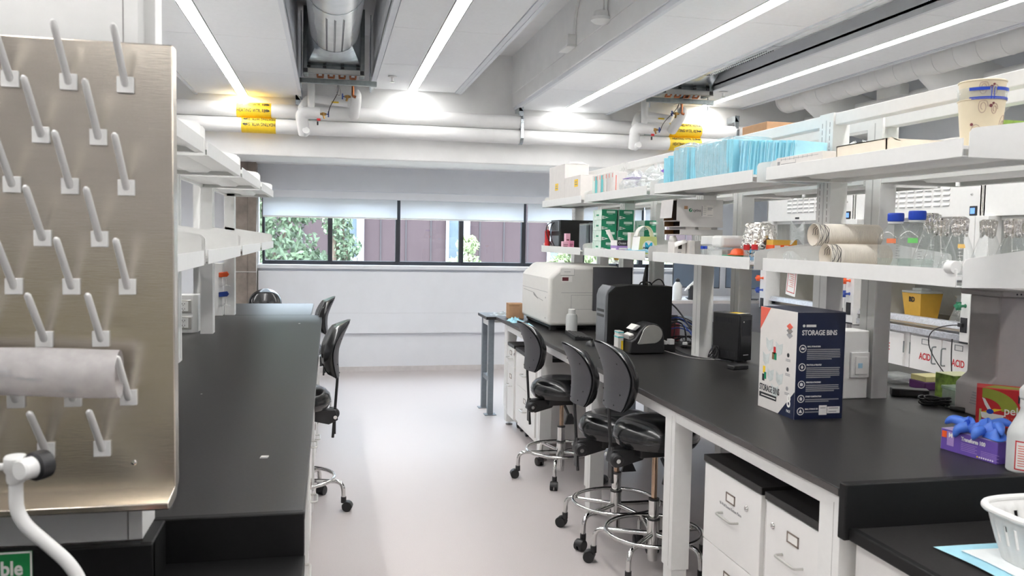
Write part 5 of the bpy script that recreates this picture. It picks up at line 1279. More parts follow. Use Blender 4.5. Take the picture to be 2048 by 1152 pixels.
for (p0, p1, p2) in (((2.200, 2.525, TOP+.10), (2.190, 2.585, TOP+.11), (2.180, 2.605, TOP+.085)), ((2.170, 2.485, TOP+.10), (2.145, 2.505, TOP+.09), (2.135, 2.505, TOP+.06)), ((2.230, 2.425, TOP+.11), (2.210, 2.385, TOP+.125), (2.190, 2.355, TOP+.10)), ((2.180, 2.435, TOP+.10), (2.150, 2.425, TOP+.095), (2.140, 2.425, TOP+.07)), ((2.240, 2.465, TOP+.105), (2.260, 2.425, TOP+.13), (2.270, 2.395, TOP+.12))):
    q.tube(bez(p0, p1, p1, p2, 8), [.018, .018, .017, .016, .015, .014, .012, .010, .004], GLOVE, 10)
q.build('glove_film', r2, ang=1.2)
# spray bottle
sx_, sy_ = 2.205, 2.275
r = thing('spray_bottle', 'white spray bottle with red bordered label at the right edge of the bench', 'spray bottle', (sx_, sy_, TOP))
MB().lathe([(0, TOP+.001), (.048, TOP+.001), (.052, TOP+.006), (.052, TOP+.12), (.049, TOP+.135), (.030, TOP+.175), (.019, TOP+.20), (.017, TOP+.215)], FROST, (sx_, sy_, 0), 32).build('bottle_body', r)
q = MB().tube([(sx_, sy_, TOP+.21), (sx_, sy_, TOP+.235)], .020, WPLAS, 24); q.build('collar', r)
q = MB().prism([(sx_-.02, TOP+.235), (sx_-.023, TOP+.27), (sx_-.005, TOP+.285), (sx_+.10, TOP+.285), (sx_+.10, TOP+.262), (sx_+.02, TOP+.255), (sx_+.018, TOP+.235)], 'y', sy_-.016, sy_+.016, WPLAS); q.build('spray_head', r, bevel=.008, bseg=3)
MB().tube(arcpts([(sx_+.06, sy_, TOP+.265), (sx_+.055, sy_, TOP+.22), (sx_+.07, sy_, TOP+.19)], .02), .006, WPLAS, 10).build('trigger', r)
q = MB()
def lab(rad, a0, a1, z0, z1, m):
    n = 14; vs = []; fs = []
    for i in range(n+1):
        a = R(a0+(a1-a0)*i/n)
        vs += [(sx_+rad*math.cos(a), sy_+rad*math.sin(a), z0), (sx_+rad*math.cos(a), sy_+rad*math.sin(a), z1)]
    for i in range(n): fs.append((2*i, 2*i+2, 2*i+3, 2*i+1))
    q.add(vs, fs, m)
lab(.0524, 195, 320, TOP+.012, TOP+.108, PAPER); q.build('label', r); q = MB()
for (a0, a1, z0, z1) in ((196, 319, .103, .107), (196, 319, .013, .017), (196, 200, .013, .107), (315, 319, .013, .107)): lab(.0527, a0, a1, TOP+z0, TOP+z1, REDP)
for k in range(9): lab(.0527, 206, 306-8*(k % 3), TOP+.090-k*.008, TOP+.0925-k*.008, CORAL)
q.build('label_print', r)
# basket and pad on the sink counter
r = thing('absorbent_pad', 'white absorbent pad with blue border on the front right counter', 'pad', (2.0, 1.85, .80))
def padf(u, v): return (1.645+.62*u+.012*math.sin(6*v), 1.99-.62*v-.01*math.sin(5*u), .8012+.003*(math.sin(7*u+3*v)+1))
q = MB().grid(padf, 24, 24, PADL); q.build('blue_backing', r)
q = MB().grid(lambda u, v: tuple(Vector(padf(.07+.86*u, .07+.86*v))+Vector((0, 0, .003))), 24, 24, PADW); q.build('white_layer', r)
r = thing('plastic_basket', 'white slotted plastic basket at the right edge on the absorbent pad', 'basket', (1.875, 1.81, .806))
cx, cy = 1.875, 1.81
def rim(u, k, z):
    a = 2*PI*u; e = 3.2; c, s = math.cos(a), math.sin(a)
    rr = (abs(c)**e+abs(s)**e)**(-1/e)
    return (cx+(.165+0)*k*rr*c*1.0, cy+.135*k*rr*s, z)
q = MB(); n = 72; zs = [(.70, .808), (.74, .812), (.84, .86), (.93, .915), (.97, .945)]
for i in range(n):
    u0, u1 = i/n, (i+1)/n
    for j in range(len(zs)-1):
        if j in (2,) and i % 3 == 1: continue
        a = rim(u0, *zs[j]); b = rim(u1, *zs[j]); c = rim(u1, *zs[j+1]); d = rim(u0, *zs[j+1])
        q.add([a, b, c, d], [(0, 1, 2, 3)], WPLAS)
q.add([rim(i/n, .70, .808) for i in range(n)], [tuple(range(n))], WPLAS)
o = q.build('slotted_wall', r, ang=1.2); sm = o.modifiers.new('wall', 'SOLIDIFY'); sm.thickness = .004
MB().tube([rim(i/n, 1.0, .948) for i in range(n+1)], .010, WPLAS, 10, caps=False).build('rim', r)
# ================================================================== ON THE LOWER RIGHT SHELF
L = 1.5455; U = 1.9535
r = thing('black_device', 'black boxy device with looped cords at the far end of the lower right shelf', 'device', (2.14, 7.40, L))
MB().box(1.995, 2.30, 7.20, 7.52, L, 1.80, mat('black_case', '#151515', .45)).build('housing', r, bevel=.003)
q = MB()
for (a, b) in ((1.70, 1.79), (1.57, 1.66)): q.box(1.985, 1.995, 7.22, 7.48, a, b, GREYMET); 
for k in range(6): q.box(1.983, 1.986, 7.25+k*.035, 7.265+k*.035, 1.705, 1.785, INKD)
q.build('vent_panel', r, bevel=.002)
q = MB(); q.tube(bez((1.985, 7.44, 1.78), (1.93, 7.50, 1.77), (1.93, 7.52, 1.68), (1.975, 7.42, 1.58), 14), .005, BLKPL, 6); q.tube(bez((1.985, 7.36, 1.78), (1.945, 7.40, 1.75), (1.945, 7.42, 1.66), (1.975, 7.30, 1.56), 14), .005, BLKPL, 6); q.build('cord', r)
r = thing('red_container', 'tall red container with white cap beside the black device on the shelf', 'container', (1.965, 7.53, L))
MB().lathe([(0, L), (.024, L), (.024, 1.70), (.012, 1.715)], REDP, (1.965, 7.53, 0), 16).build('container_body', r); MB().lathe([(.013, 1.71), (.013, 1.745), (0, 1.75)], PAPER, (1.965, 7.53, 0), 14).build('cap', r)
for i, (x, y, h, w) in enumerate(((1.985, 7.00, .066, .055), (2.03, 6.98, .072, .042), (2.02, 7.06, .135, .04))):
    r = facebox('pink_box', ('low pale pink box in front of the black shelf device', 'low pink box right of the pale one, beside the grey plates', 'upright pink box behind the low pink boxes')[i], 'box', x-w/2, x+w/2, y-.03, y+.03, L, L+h, PINK if i != 1 else mat('pink_deep', '#d58aa8', .5), 'pink boxes on the shelf')
    fq(r, 'printed_lines', 'y', [(x-w/2+.006, x+w/2-.01, L+h*.55, L+h*.62), (x-w/2+.006, x+w/2-.016, L+h*.35, L+h*.42)], MAROON, y-.03)
for i in range(5):
    x = 2.06+i*.034; h = .218 if i < 2 else .228
    y0 = 6.60-.02*i
    r = thing('grey_plate', ('leftmost of the five', 'second from the left of the five', 'middle one of the five', 'fourth from the left of the five', 'rightmost of the five')[i]+' upright grey plates on the lower right shelf', 'plate', (x, y0+.09, L), 'upright grey plates')
    MB().box(x-.0145, x+.0145, y0, y0+.19, L, L+h-.012, GREYMET).build('plate_body', r, bevel=.005)
    MB().box(x-.0145, x+.0145, y0, y0+.19, L+h-.02, L+h, CLEARP).build('clear_top', r, bevel=.004)
r = thing('black_case', 'black case standing behind the grey plates on the lower right shelf', 'case', (2.24, 6.75, L)); MB().box(2.222, 2.30, 6.46, 6.66, L, L+.20, BLKPL).build('case_body', r, bevel=.004); MB().box(2.235, 2.29, 6.458, 6.46, L+.17, L+.195, GREENB).build('green_label', r)
# green wipe cartons
def wipe(x0, x1, y0, y1, z, lab, sup='rack'):
    h = .0775
    r = thing('wipe_carton', lab, 'carton', ((x0+x1)/2, (y0+y1)/2, z), 'green wipe cartons')
    MB().box(x0, x1, y0, y1, z, z+h, GREENB).build('carton', r, bevel=.001)
    MB().box(x0-.0007, x0, y0+.0005, y1-.0005, z+.0005, z+h-.0005, GREENL).build('pale_side', r)
    q = MB(); q.prism([(x0+.004, z+.006), (x0+.055, z+.018), (x0+.004, z+.032)], 'y', y0-.0007, y0, PAPER); q.build('pale_wedge', r)
    q = MB(); q.box(x0+.038, x0+.104, y0-.0007, y0, z+.050, z+.068, GREENL); q.box(x0+.05, x0+.085, y0-.0007, y0, z+.042, z+.0445, GREENL); q.box(x0+.012, x0+.032, y0-.0012, y0-.0007, z+.016, z+.022, GREENB); q.build('print', r)
    q = MB(); ym = (y0+y1)/2; q.prism([(ym+.05, z+.02), (ym+.08, z+.07), (ym+.085, z+.07), (ym+.055, z+.02)], 'x', x0-.0014, x0-.0007, GREENB); q.box(x0-.0014, x0-.0007, ym-.04, ym+.02, z+.03, z+.042, GREENB); q.build('side_print', r)
    return r
pl = ['topmost', 'second from the top', 'third from the top', 'lowest']
for k in range(4): wipe(1.975, 2.094, 5.985+.004*(k % 2), 6.195, L+.0785*(3-k), '%s green wipe carton in the left stack of the shelf' % pl[k])
for k in range(4): wipe(2.106+.004*(k in (0, 1))-.004*(k > 1), 2.226, 5.985-.004*k, 6.195-.004*k, L+.0785*(3-k), '%s green wipe carton in the middle stack of the shelf' % pl[k])
for k in range(3): wipe(2.240 if k else 2.243, 2.332, 5.80, 6.0, L+.0785*(2-k), '%s green wipe carton in the right stack, behind the lime box' % ('topmost', 'middle', 'lowest')[k])
# small things near the lip
r = thing('paper_sheet', 'white folded leaflet leaning on the left stack of green cartons', 'leaflet', (2.01, 5.93, L+.1)); q = MB(); q.add([(2.0, 5.972, L+.16), (2.035, 5.972, L+.165), (2.075, 5.93, L+.05), (2.05, 5.93, L+.045)], [(0, 1, 2, 3)], PAPER); o = q.build('sheet', r); o.modifiers.new('t', 'SOLIDIFY').thickness = .001
r = facebox('purple_carton', 'flat lilac carton under the black carton on the lower right shelf', 'carton', 1.985, 2.115, 5.66, 5.80, L, L+.048, LILAC); fq(r, 'lettering_bar', 'y', [(2.0, 2.06, L+.022, L+.034), (2.075, 2.108, L+.018, L+.03)], PAPER, 5.66); fq(r, 'side_print', 'x', [(5.68, 5.78, L+.02, L+.03)], PAPER, 1.985)
r = facebox('black_carton', 'black carton with white lettering lying on the lilac carton', 'carton', 1.99, 2.10, 5.665, 5.80, L+.048, L+.088, INKD); text('Ocean P', .026, (1.997, 5.665, L+.058), PX, UP, PAPER, r, sx=.86); MB().box(1.986, 1.99, 5.666, 5.799, L+.049, L+.087, PAPER).build('white_end', r)
r = thing('blue_glove', 'crumpled blue glove between the black carton and the white carton', 'glove', (2.095, 5.58, L)); q = MB().grid(lambda u, v: (2.095+.03*math.cos(2*PI*u)*(1-v*v)*(1+.2*math.sin(10*u)), 5.58+.03*math.sin(2*PI*u)*(1-v*v)*(1+.2*math.cos(14*u)), L+.11*v), 20, 10, GLOVE, closeu=True); q.build('glove_film', r)
r = facebox('white_carton', 'white carton with a small blue triangle left of the lime box', 'carton', 1.99, 2.055, 5.40, 5.46, L, L+.142, CARTW)
q = MB().prism([(2.015, L+.105), (2.035, L+.105), (2.025, L+.122)], 'y', 5.3992, 5.40, BLUEV); q.box(2.03, 2.036, 5.3992, 5.40, L+.025, L+.033, INKG); q.build('blue_triangle', r)
r = thing('film_carton', 'lime green film carton with a big blue M on the lower right shelf', 'carton', (2.03, 5.28, L))
q = MB().prism([(1.972, L), (2.105, L), (2.097, L+.115), (1.984, L+.115)], 'y', 5.20, 5.33, LIME); q.build('carton', r, bevel=.001)
MB().prism([(1.9695, L), (1.972, L), (1.984, L+.115), (1.9815, L+.115)], 'y', 5.201, 5.329, PAPER).build('white_end', r)
q = MB()
q.prism([(2.042+.042*math.cos(R(a)), L+.047+.042*math.sin(R(a))) for a in range(-30, 212, 12)], 'y', 5.1992, 5.20, PAPER); q.build('pale_circle', r)
text('M', .080, (2.042, 5.1992, L+.018), PX, UP, CYAN, r, align='CENTER', bold=.004, sx=.85); text('PARAFILM', .018, (2.042, 5.1975, L+.034), PX, UP, INKD, r, align='CENTER', sx=.95, bold=.0004)
q = MB()
def strap(u, v):
    t = u; a = PI*(1-t); return (2.03+.052*math.cos(a)+.012*t, 5.24+.07*v, L+.112+.065*math.sin(a)*(1+.25*t))
q.grid(strap, 20, 2, PAPER); o = q.build('torn_flap', r); o.modifiers.new('t', 'SOLIDIFY').thickness = .0015
r = thing('blue_wipe', 'pale blue wipe draped over the shelf lip below the lime box', 'wipe', (2.0, 5.2, L))
def wf(u, v): return (1.95+.03*math.sin(9*u)+.10*v*.6, 5.02+.42*u, L+.002+.022*(1-v)+.006*math.sin(11*u+4*v)*(1-.3*v)+.006)
o = MB().grid(wf, 24, 8, PADL).build('wipe_sheet', r); o.modifiers.new('t', 'SOLIDIFY').thickness = .0012
# open white cartons stack (near the far end of the second shelf)
def opencarton(lab, x0, x1, y0, y1, z0, z1, open_x=True, m=CARTG, flap=.03):
    r = thing('open_carton', lab, 'carton', ((x0+x1)/2, (y0+y1)/2, z0), 'stacked open cartons')
    t = .003; q = MB()
    q.box(x0, x1, y0, y1, z0, z0+t, m); q.box(x0, x1, y0, y1, z1-t, z1, m); q.box(x0, x1, y0, y0+t, z0+t, z1-t, m); q.box(x0, x1, y1-t, y1, z0+t, z1-t, m); q.box(x1-t, x1, y0+t, y1-t, z0+t, z1-t, m)
    q.build('carton', r)
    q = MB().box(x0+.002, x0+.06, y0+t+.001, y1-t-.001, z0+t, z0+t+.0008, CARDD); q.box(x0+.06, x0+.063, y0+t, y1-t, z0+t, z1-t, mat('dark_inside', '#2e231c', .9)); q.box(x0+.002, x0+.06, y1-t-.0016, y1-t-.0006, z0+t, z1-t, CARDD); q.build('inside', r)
    if flap:
        f = MB().prism([(x0, z1), (x0-flap*.55, z1-.004), (x0-flap*.75, z0+.015), (x0-flap*.75+.002, z0+.015), (x0-flap*.5, z1-.008), (x0, z1-.003)], 'y', y0+.004, y1-.02, m); f.build('flap', r)
    return r
r = opencarton('lowest flat open carton of the stack on the lower right shelf', 1.995, 2.265, 4.595, 4.835, L+.128, L+.160, flap=0)
opencarton('second flat open carton of the stack, below the big carton with the green logo', 1.985, 2.255, 4.575, 4.815, L+.174, L+.209, flap=0)
q = MB().box(2.03, 2.09, 4.595, 4.598, L+.160, L+.174, CARTW); q.box(2.11, 2.19, 4.595, 4.598, L+.160, L+.174, CARTW); q.box(2.02, 2.24, 4.615, 4.815, L+.160, L+.174, CARTG)
single(q, 'flat_carton', 'thin flat carton pressed between the two open cartons of the stack', 'carton', (2.13, 4.695, L+.160))
r = opencarton('big pale carton with green round logo on top of the carton stack', 1.972, 2.262, 4.595, 4.795, L+.209, L+.335, flap=.04)
yy = 4.595
MB().tube([(2.058, yy, L+.272), (2.058, yy-.001, L+.272)], .0105, GREENB, 20).build('green_logo', r); MB().prism([(2.056, L+.264), (2.064, L+.275), (2.059, L+.281)], 'y', yy-.0018, yy-.001, PAPER).build('logo_leaf', r)
text('cytiva', .023, (2.073, yy, L+.264), PX, UP, INKD, r, sx=.95)
fq(r, 'tape_patch', 'y', [(2.018, 2.040, L+.277, L+.295)], CARD, yy); fq(r, 'address_label', 'y', [(2.128, 2.20, L+.235, L+.302)], CARTW, yy)
fq(r, 'label_print', 'y', [(2.128, 2.132, L+.24, L+.298)]+[(2.138, 2.155, L+.296-.012*k, L+.298-.012*k) for k in range(5)]+[(2.165, 2.195, L+.283, L+.288), (2.165, 2.19, L+.275, L+.279), (2.165, 2.197, L+.243, L+.246)], INKG, yy-.0009)
r = thing('small_open_carton', 'small white open carton with torn flaps at the left foot of the carton stack', 'carton', (2.0, 4.655, L))
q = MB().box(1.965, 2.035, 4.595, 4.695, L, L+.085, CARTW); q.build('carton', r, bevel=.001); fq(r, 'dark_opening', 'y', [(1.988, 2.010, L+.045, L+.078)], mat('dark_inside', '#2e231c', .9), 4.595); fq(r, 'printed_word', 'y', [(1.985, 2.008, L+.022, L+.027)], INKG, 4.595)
q = MB(); q.add([(1.965, 4.600, L+.085), (2.035, 4.600, L+.10), (2.03, 4.565, L+.085), (1.95, 4.555, L+.055)], [(0, 1, 2, 3)], PAPER); q.add([(1.97, 4.695, L+.085), (2.03, 4.695, L+.085), (2.02, 4.715, L+.125), (1.98, 4.705, L+.12)], [(0, 1, 2, 3)], PAPER); o = q.build('flap', r); o.modifiers.new('t', 'SOLIDIFY').thickness = .0015
facebox('white_carton', 'narrow upright white carton right of the small torn carton', 'carton', 2.04, 2.075, 4.555, 4.655, L, L+.095, CARTW)
for i, x in enumerate((2.015, 2.035)):
    r = thing('capped_tube', ('left', 'right')[i]+' one of two small clear tubes with blue caps on the shelf', 'tube', (x, 4.33, L), 'blue capped tubes')
    MB().lathe([(0, L), (.008, L+.004), (.008, L+.052)], CLEARP, (x, 4.33, 0), 14).build('tube_body', r); MB().lathe([(.0095, L+.05), (.0095, L+.066), (0, L+.068)], BLUEP, (x, 4.33, 0), 14).build('cap', r)
r = thing('lidded_jar', 'clear jar with wide white lid below the open cartons', 'jar', (2.09, 4.37, L))
MB().lathe([(0, L+.001), (.052, L+.001), (.054, L+.01), (.054, L+.07), (.05, L+.078)], CLEARP, (2.09, 4.37, 0), 26).build('jar_body', r); MB().lathe([(.058, L+.074), (.060, L+.076), (.060, L+.118), (.056, L+.122), (0, L+.122)], WPLAS, (2.09, 4.37, 0), 32).build('lid', r)
r = thing('foam_box', 'white rounded foam box on top of the clear box on the lower right shelf', 'foam box', (2.09, 4.14, L+.062)); MB().box(2.005, 2.17, 4.08, 4.20, L+.062, L+.125, WPLAS).build('foam_body', r, bevel=.016, bseg=4)
r = clearbox('clear divided box under the white foam box on the lower right shelf', 1.985, 2.165, 4.075, 4.20, L, L+.062)
q = MB()
for x in (2.01, 2.04, 2.07, 2.11, 2.14): q.box(x, x+.003, 4.08, 4.195, L+.002, L+.05, WPLAS)
q.build('divider', r)
r = thing('green_tray', 'flat green tray beside the orange cap at the shelf lip', 'tray', (2.06, 4.02, L)); MB().box(2.0, 2.11, 3.985, 4.06, L, L+.024, GREENB).build('tray_body', r, bevel=.002)
r = thing('orange_cap', 'orange ribbed cap lying on the green tray', 'dish', (2.07, 4.02, L+.024)); q = MB().lathe([(0, L+.060), (.02, L+.058), (.034, L+.046), (.04, L+.030), (.052, L+.028), (.052, L+.024), (0, L+.024)], ORANGE, (2.07, 4.02, 0), 26); q.build('orange_cap_body', r)  # an orange centrifuge cap, turned as a low ribbed shape
r = thing('blue_bottle', 'small blue and white bottle left of the foil covered beaker', 'bottle', (2.135, 3.97, L)); q = MB().lathe([(0, L), (.022, L), (.022, L+.05), (.012, L+.085), (0, L+.09)], mat('sky_blue_print', '#3f9fd8', .4), (2.135, 3.97, 0), 16); q.build('bottle_body', r); MB().lathe([(.0225, L+.025), (.0225, L+.035)], PAPER, (2.135, 3.97, 0), 16).build('white_band', r)
# foil covered beaker
r = thing('foil_covered_beaker', 'glass beaker of small tubes covered with crumpled foil on the lower right shelf', 'beaker', (2.06, 3.78, L))
MB().lathe([(0, L+.001), (.062, L+.001), (.066, L+.006), (.066, L+.165), (.069, L+.170)], GLASSM, (2.06, 3.78, 0), 36).build('beaker', r)
def foilf(u, v):
    a = 2*PI*u
    if v < .45: rr = .069*v/.45; z = .176+.006*math.sin(6*a)+.008*math.cos(3*a)
    else:
        t = (v-.45)/.55; rr = .071+.010*t+.007*math.sin(11*a+3*t)*t+.004*math.sin(23*a)*t; z = .178-(.095+.02*math.sin(2*a+1.2)+.012*math.sin(5*a))*t
    return (2.06+rr*math.cos(a), 3.78+rr*math.sin(a), L+z+.003*math.sin(17*a+9*v))
MB().grid(foilf, 64, 16, FOIL, closeu=True).build('foil_cover', r, ang=.25)
q = MB(); rnd = random.Random(8)
for i in range(46):
    a = rnd.random()*6.28; rr = .05*math.sqrt(rnd.random()); c = Vector((2.06+rr*math.cos(a), 3.78+rr*math.sin(a), L+.012+rnd.random()*.07)); d = Vector((rnd.uniform(-1, 1), rnd.uniform(-1, 1), rnd.uniform(-.5, .5))).normalized()*.012
    q.tube([c-d, c+d], .0035, (WPLAS if i % 3 else BLKPL), 6)
q.build('small_tubes', r); q.X
q = MB().lathe([(.0672, L+.085), (.0672, L+.115)], PADL, (2.06, 3.78, 0), 36); 
vs = q.v; q2 = MB()
for i in range(8):
    a0, a1 = R(200+i*6), R(206+i*6); q2.add([(2.06+.0672*math.cos(a), 3.78+.0672*math.sin(a), z) for a, z in ((a0, L+.085), (a1, L+.085), (a1, L+.118), (a0, L+.118))], [(0, 1, 2, 3)], PADL)
q2.build('blue_tape', r)
for i, (x, y, m, h, lb) in enumerate(((1.964, 3.725, REDP, .080, 'left'), (1.968, 3.655, REDP, .083, 'right'))):
    r = thing('capped_tube', lb+' one of two bottles with bright red caps in front of the foil covered beaker', 'bottle', (x, y, L), 'red capped bottles'); MB().lathe([(0, L), (.014, L), (.014, L+h-.022)], CLEARP, (x, y, 0), 16).build('bottle_body', r); MB().lathe([(.0155, L+h-.025), (.0155, L+h), (0, L+h)], m, (x, y, 0), 16).build('cap', r)
r = thing('orange_rack', 'orange tube rack with white labels right of the red capped bottles', 'tube rack', (2.115, 3.67, L)); q = MB().box(2.05, 2.18, 3.635, 3.70, L, L+.082, ORANGE); q.build('rack_base', r, bevel=.003); MB().box(2.052, 2.178, 3.637, 3.698, L+.082, L+.106, YELP).build('yellow_lid', r); fq(r, 'white_label', 'y', [(2.06, 2.09, L+.05, L+.08), (2.11, 2.132, L+.05, L+.08)], PAPER, 3.635)
r = facebox('white_carton', 'white carton with orange top strip behind the cup sleeves', 'carton', 2.52, 2.62, 3.66, 3.75, L, L+.115, CARTW); fq(r, 'orange_strip', 'y', [(2.52, 2.62, L+.105, L+.112)], YELP, 3.66); fq(r, 'blue_print', 'y', [(2.54, 2.546, L+.05, L+.08), (2.556, 2.59, L+.055, L+.065)], BLUEV, 3.66)
r = facebox('green_carton', 'dark green carton behind the white one on the hood side shelf', 'carton', 2.55, 2.72, 3.79, 3.89, L, L+.15, mat('dark_green_print', '#1f7a5c', .5))
# cup sleeves: cups lie along x, mouths to the aisle
cupi = 0
def cup_row(zc, yc, x0, n, lab):
    r = thing('cup_sleeve', lab, 'cup sleeve', (x0+.15, yc, zc-.045), 'sleeves of paper cups')
    q = MB(); ro = .0445
    q.lathe([(ro+.0015, 0), (ro+.003, .002), (ro+.0015, .004), (ro-.0015, .05), (ro-.002, .05)], CUPM, (x0, yc, zc), 36, 'x'); q.lathe([(.030, .075), (.032, .072), (ro, 0)], CUPM, (x0, yc, zc), 36, 'x'); q.lathe([(0, .074), (.031, .074)], CUPM, (x0, yc, zc), 36, 'x')
    first = q.build('paper_cup', r)
    k0 = x0+.052
    for i in range(n):
        xx = k0+i*.0078
        q = MB().lathe([(ro-.004, -.004), (ro+.001, .0), (ro+.003, .002), (ro+.001, .0045), (ro-.004, .008)], CUPM, (xx, yc, zc), 28, 'x')
        q.build('paper_cup', r)
    q = MB(); rnd = random.Random(int(zc*1000))
    for (xa) in (.006, .012, .019, .032, .039, .046):
        ln = []
        for i in range(40):
            a = R(95+i*200/39); rr = ro+.0008-.0018*xa/.05*1
            ln.append((x0+xa+.003*math.sin(a*5+xa*300), yc+rr*math.cos(a), zc+rr*math.sin(a)))
        q.tube(ln, .0010, INKD, 4)
    for xa in (.02, .03, .04): q.tube([(x0+xa+.002*math.sin(7*a), yc+(ro-.004-.012*xa/.07)*math.cos(a), zc+(ro-.004-.012*xa/.07)*math.sin(a)) for a in [i*2*PI/40 for i in range(30)]], .0009, INKD, 4)
    q.build('scribble_print', r)
    return r
cup_row(L+.0465, 3.10, 1.985, 30, 'lower sleeve of white paper cups with black scribble print')
cup_row(L+.129, 3.16, 1.965, 32, 'upper sleeve of white paper cups with black scribble print')
r = thing('sleeve_bag', 'twisted clear bag end in front of the paper cup sleeves', 'plastic bag', (1.955, 3.34, L))
def tw(u, v):
    a = 2*PI*u; w = .048*(1-.55*math.sin(PI*v)**2)*(1+.12*math.sin(9*a))
    return (1.958+.03*v+w*.55*math.cos(a), 3.325-.06*v+w*.8*math.cos(a), L+.135+w*math.sin(a)-.0*v)
q = MB().grid(tw, 40, 10, BAGM, closeu=True)
q.grid(lambda u, v: (1.955+.02*math.sin(8*u), 3.36-.16*u+.02*v, L+.004+.055*v*(.7+.3*math.sin(12*u))), 20, 8, BAGM); q.build('bag_film', r, ang=1.2)
# blue capped bottles
def bottle(x, y, s, lab, liquid=True, grn=True):
    r = thing('media_bottle', lab, 'bottle', (x, y, L), 'blue capped media bottles')
    P = [(0, .002), (.050, .002), (.0565, .008), (.0575, .020), (.0575, .112), (.054, .128), (.040, .150), (.026, .166), (.0215, .172), (.0215, .184)]
    MB().lathe([(a*s, L+b*s) for a, b in P], GLASSM, (x, y, 0), 40).build('glass_body', r)
    MB().lathe([(.0200*s, L+.170*s), (.0265*s, L+.172*s), (.0265*s, L+.178*s), (.0235*s, L+.179*s)], FROST, (x, y, 0), 30).build('pouring_ring', r)
    q = MB(); n = 60; vs = []
    q.lathe([(.0265*s, L+.180*s), (.0275*s, L+.182*s), (.0275*s, L+.208*s), (.0265*s, L+.211*s), (0, L+.211*s)], BLUEP, (x, y, 0), 40)
    for i in range(36):
        a = 2*PI*i/36; q.tube([(x+.0276*s*math.cos(a), y+.0276*s*math.sin(a), L+.183*s), (x+.0276*s*math.cos(a), y+.0276*s*math.sin(a), L+.207*s)], .0007, BLUEP, 4)
    q.build('cap', r)
    if liquid: MB().lathe([(0, L+.004), (.053*s, L+.005), (.0555*s, L+.012), (.0555*s, L+.045*s), (0, L+.045*s)], WATERM, (x, y, 0), 36).build('liquid', r)
    q = MB()
    for i in range(4):
        a0, a1 = R(205+i*8), R(213+i*8); rr = .0577*s
        q.add([(x+rr*math.cos(a), y+rr*math.sin(a), z) for a, z in ((a0, L+.100*s), (a1, L+.100*s), (a1, L+.117*s), (a0, L+.117*s))], [(0, 1, 2, 3)], mat('green_tape', '#6fc86a', .6) if grn else mat('orange_tape', '#e8835a', .6))
    q.build('coloured_tape', r)
    q = MB()
    for i in range(9):
        a = R(238+.0*i); a1 = R(246+(i % 2)*5); rr = .0578*s; z = L+.045+.009*i
        q.add([(x+rr*math.cos(a), y+rr*math.sin(a), z), (x+rr*math.cos(a1), y+rr*math.sin(a1), z), (x+rr*math.cos(a1), y+rr*math.sin(a1), z+.0016), (x+rr*math.cos(a), y+rr*math.sin(a), z+.0016)], [(0, 1, 2, 3)], INKG)
    q.build('graduation', r)
bottle(2.02, 2.60, 1.02, 'front clear glass bottle with blue cap and green tape'); bottle(2.035, 2.735, 1.0, 'clear glass bottle with blue cap behind and left of the front one', grn=False)
# flasks with foil tops
def flask(x, y, s, lab, tape=False):
    r = thing('conical_flask', lab, 'flask', (x, y, L), 'foil topped conical flasks')
    P = [(0, .002), (.052, .002), (.060, .008), (.0615, .016), (.054, .045), (.040, .090), (.026, .130), (.0195, .148), (.0185, .160), (.0185, .178), (.021, .181)]
    MB().lathe([(a*s, L+b*s) for a, b in P], GLASSM, (x, y, 0), 40).build('glass_body', r)
    rnd = random.Random(int(x*1000+y*77)); p1, p2 = rnd.random()*6, rnd.random()*6
    def ff(u, v):
        a = 2*PI*u
        if v < .3: rr = .026*v/.3; z = .187+.003*math.sin(5*a+p1)
        else:
            t = (v-.3)/.7; rr = .027-.006*t+.0022*math.sin(13*a+p1)*(.4+t)+.0015*math.sin(29*a+p2); z = .186-.055*t-.006*t*math.sin(3*a+p2)
        return (x+s*rr*math.cos(a), y+s*rr*math.sin(a), L+s*z)
    MB().grid(ff, 52, 10, FOIL, closeu=True).build('foil_top', r, ang=.25)
    if tape:
        q = MB()
        for i in range(4):
            a0, a1 = R(225+i*8), R(233+i*8)
            q.add([(x+rr*s*math.cos(a), y+rr*s*math.sin(a), L+z*s) for a, rr, z in ((a0, .041, .088), (a1, .041, .088), (a1, .0365, .101), (a0, .0365, .101))], [(0, 1, 2, 3)], mat('yellow_tape', '#e0b866', .6))
        q.build('yellow_tape', r)
    q = MB()
    for i in range(6):
        z = .03+.011*i; rr = (.0600-.0295*(z-.016)/.074*.75)+.001
        q.add([(x+rr*s*math.cos(R(a)), y+rr*s*math.sin(R(a)), L+z2*s) for a, z2 in ((228, z), (240+6*(i % 2), z), (240+6*(i % 2), z+.0014), (228, z+.0014))], [(0, 1, 2, 3)], PAPER)
    q.build('graduation', r)
flask(2.03, 2.405, 1.0, 'front foil topped flask with a yellow tape patch', True)
flask(2.10, 2.575, 1.0, 'foil topped flask just behind and left of the front flask')
flask(2.19, 2.46, .98, 'foil topped flask behind the front flask, partly covered by it')
flask(2.17, 2.335, .98, 'foil topped flask right of the front flask above the shelf bracket'); flask(2.255, 2.41, 1.0, 'foil topped flask behind and right, above the shelf bracket'); flask(2.27, 2.31, 1.0, 'rightmost foil topped flask at the edge of the frame')
flask(2.16, 2.70, 1.12, 'tall foil topped flask behind the blue capped bottles')
r = thing('glass_beaker', 'small square looking glass beaker between bottle and flasks', 'beaker', (1.985, 2.475, L))
MB().lathe([(0, L+.001), (.026, L+.001), (.0275, L+.004), (.0275, L+.058), (.029, L+.060)], GLASSM, (1.99, 2.475, 0), 30).build('glass_body', r)
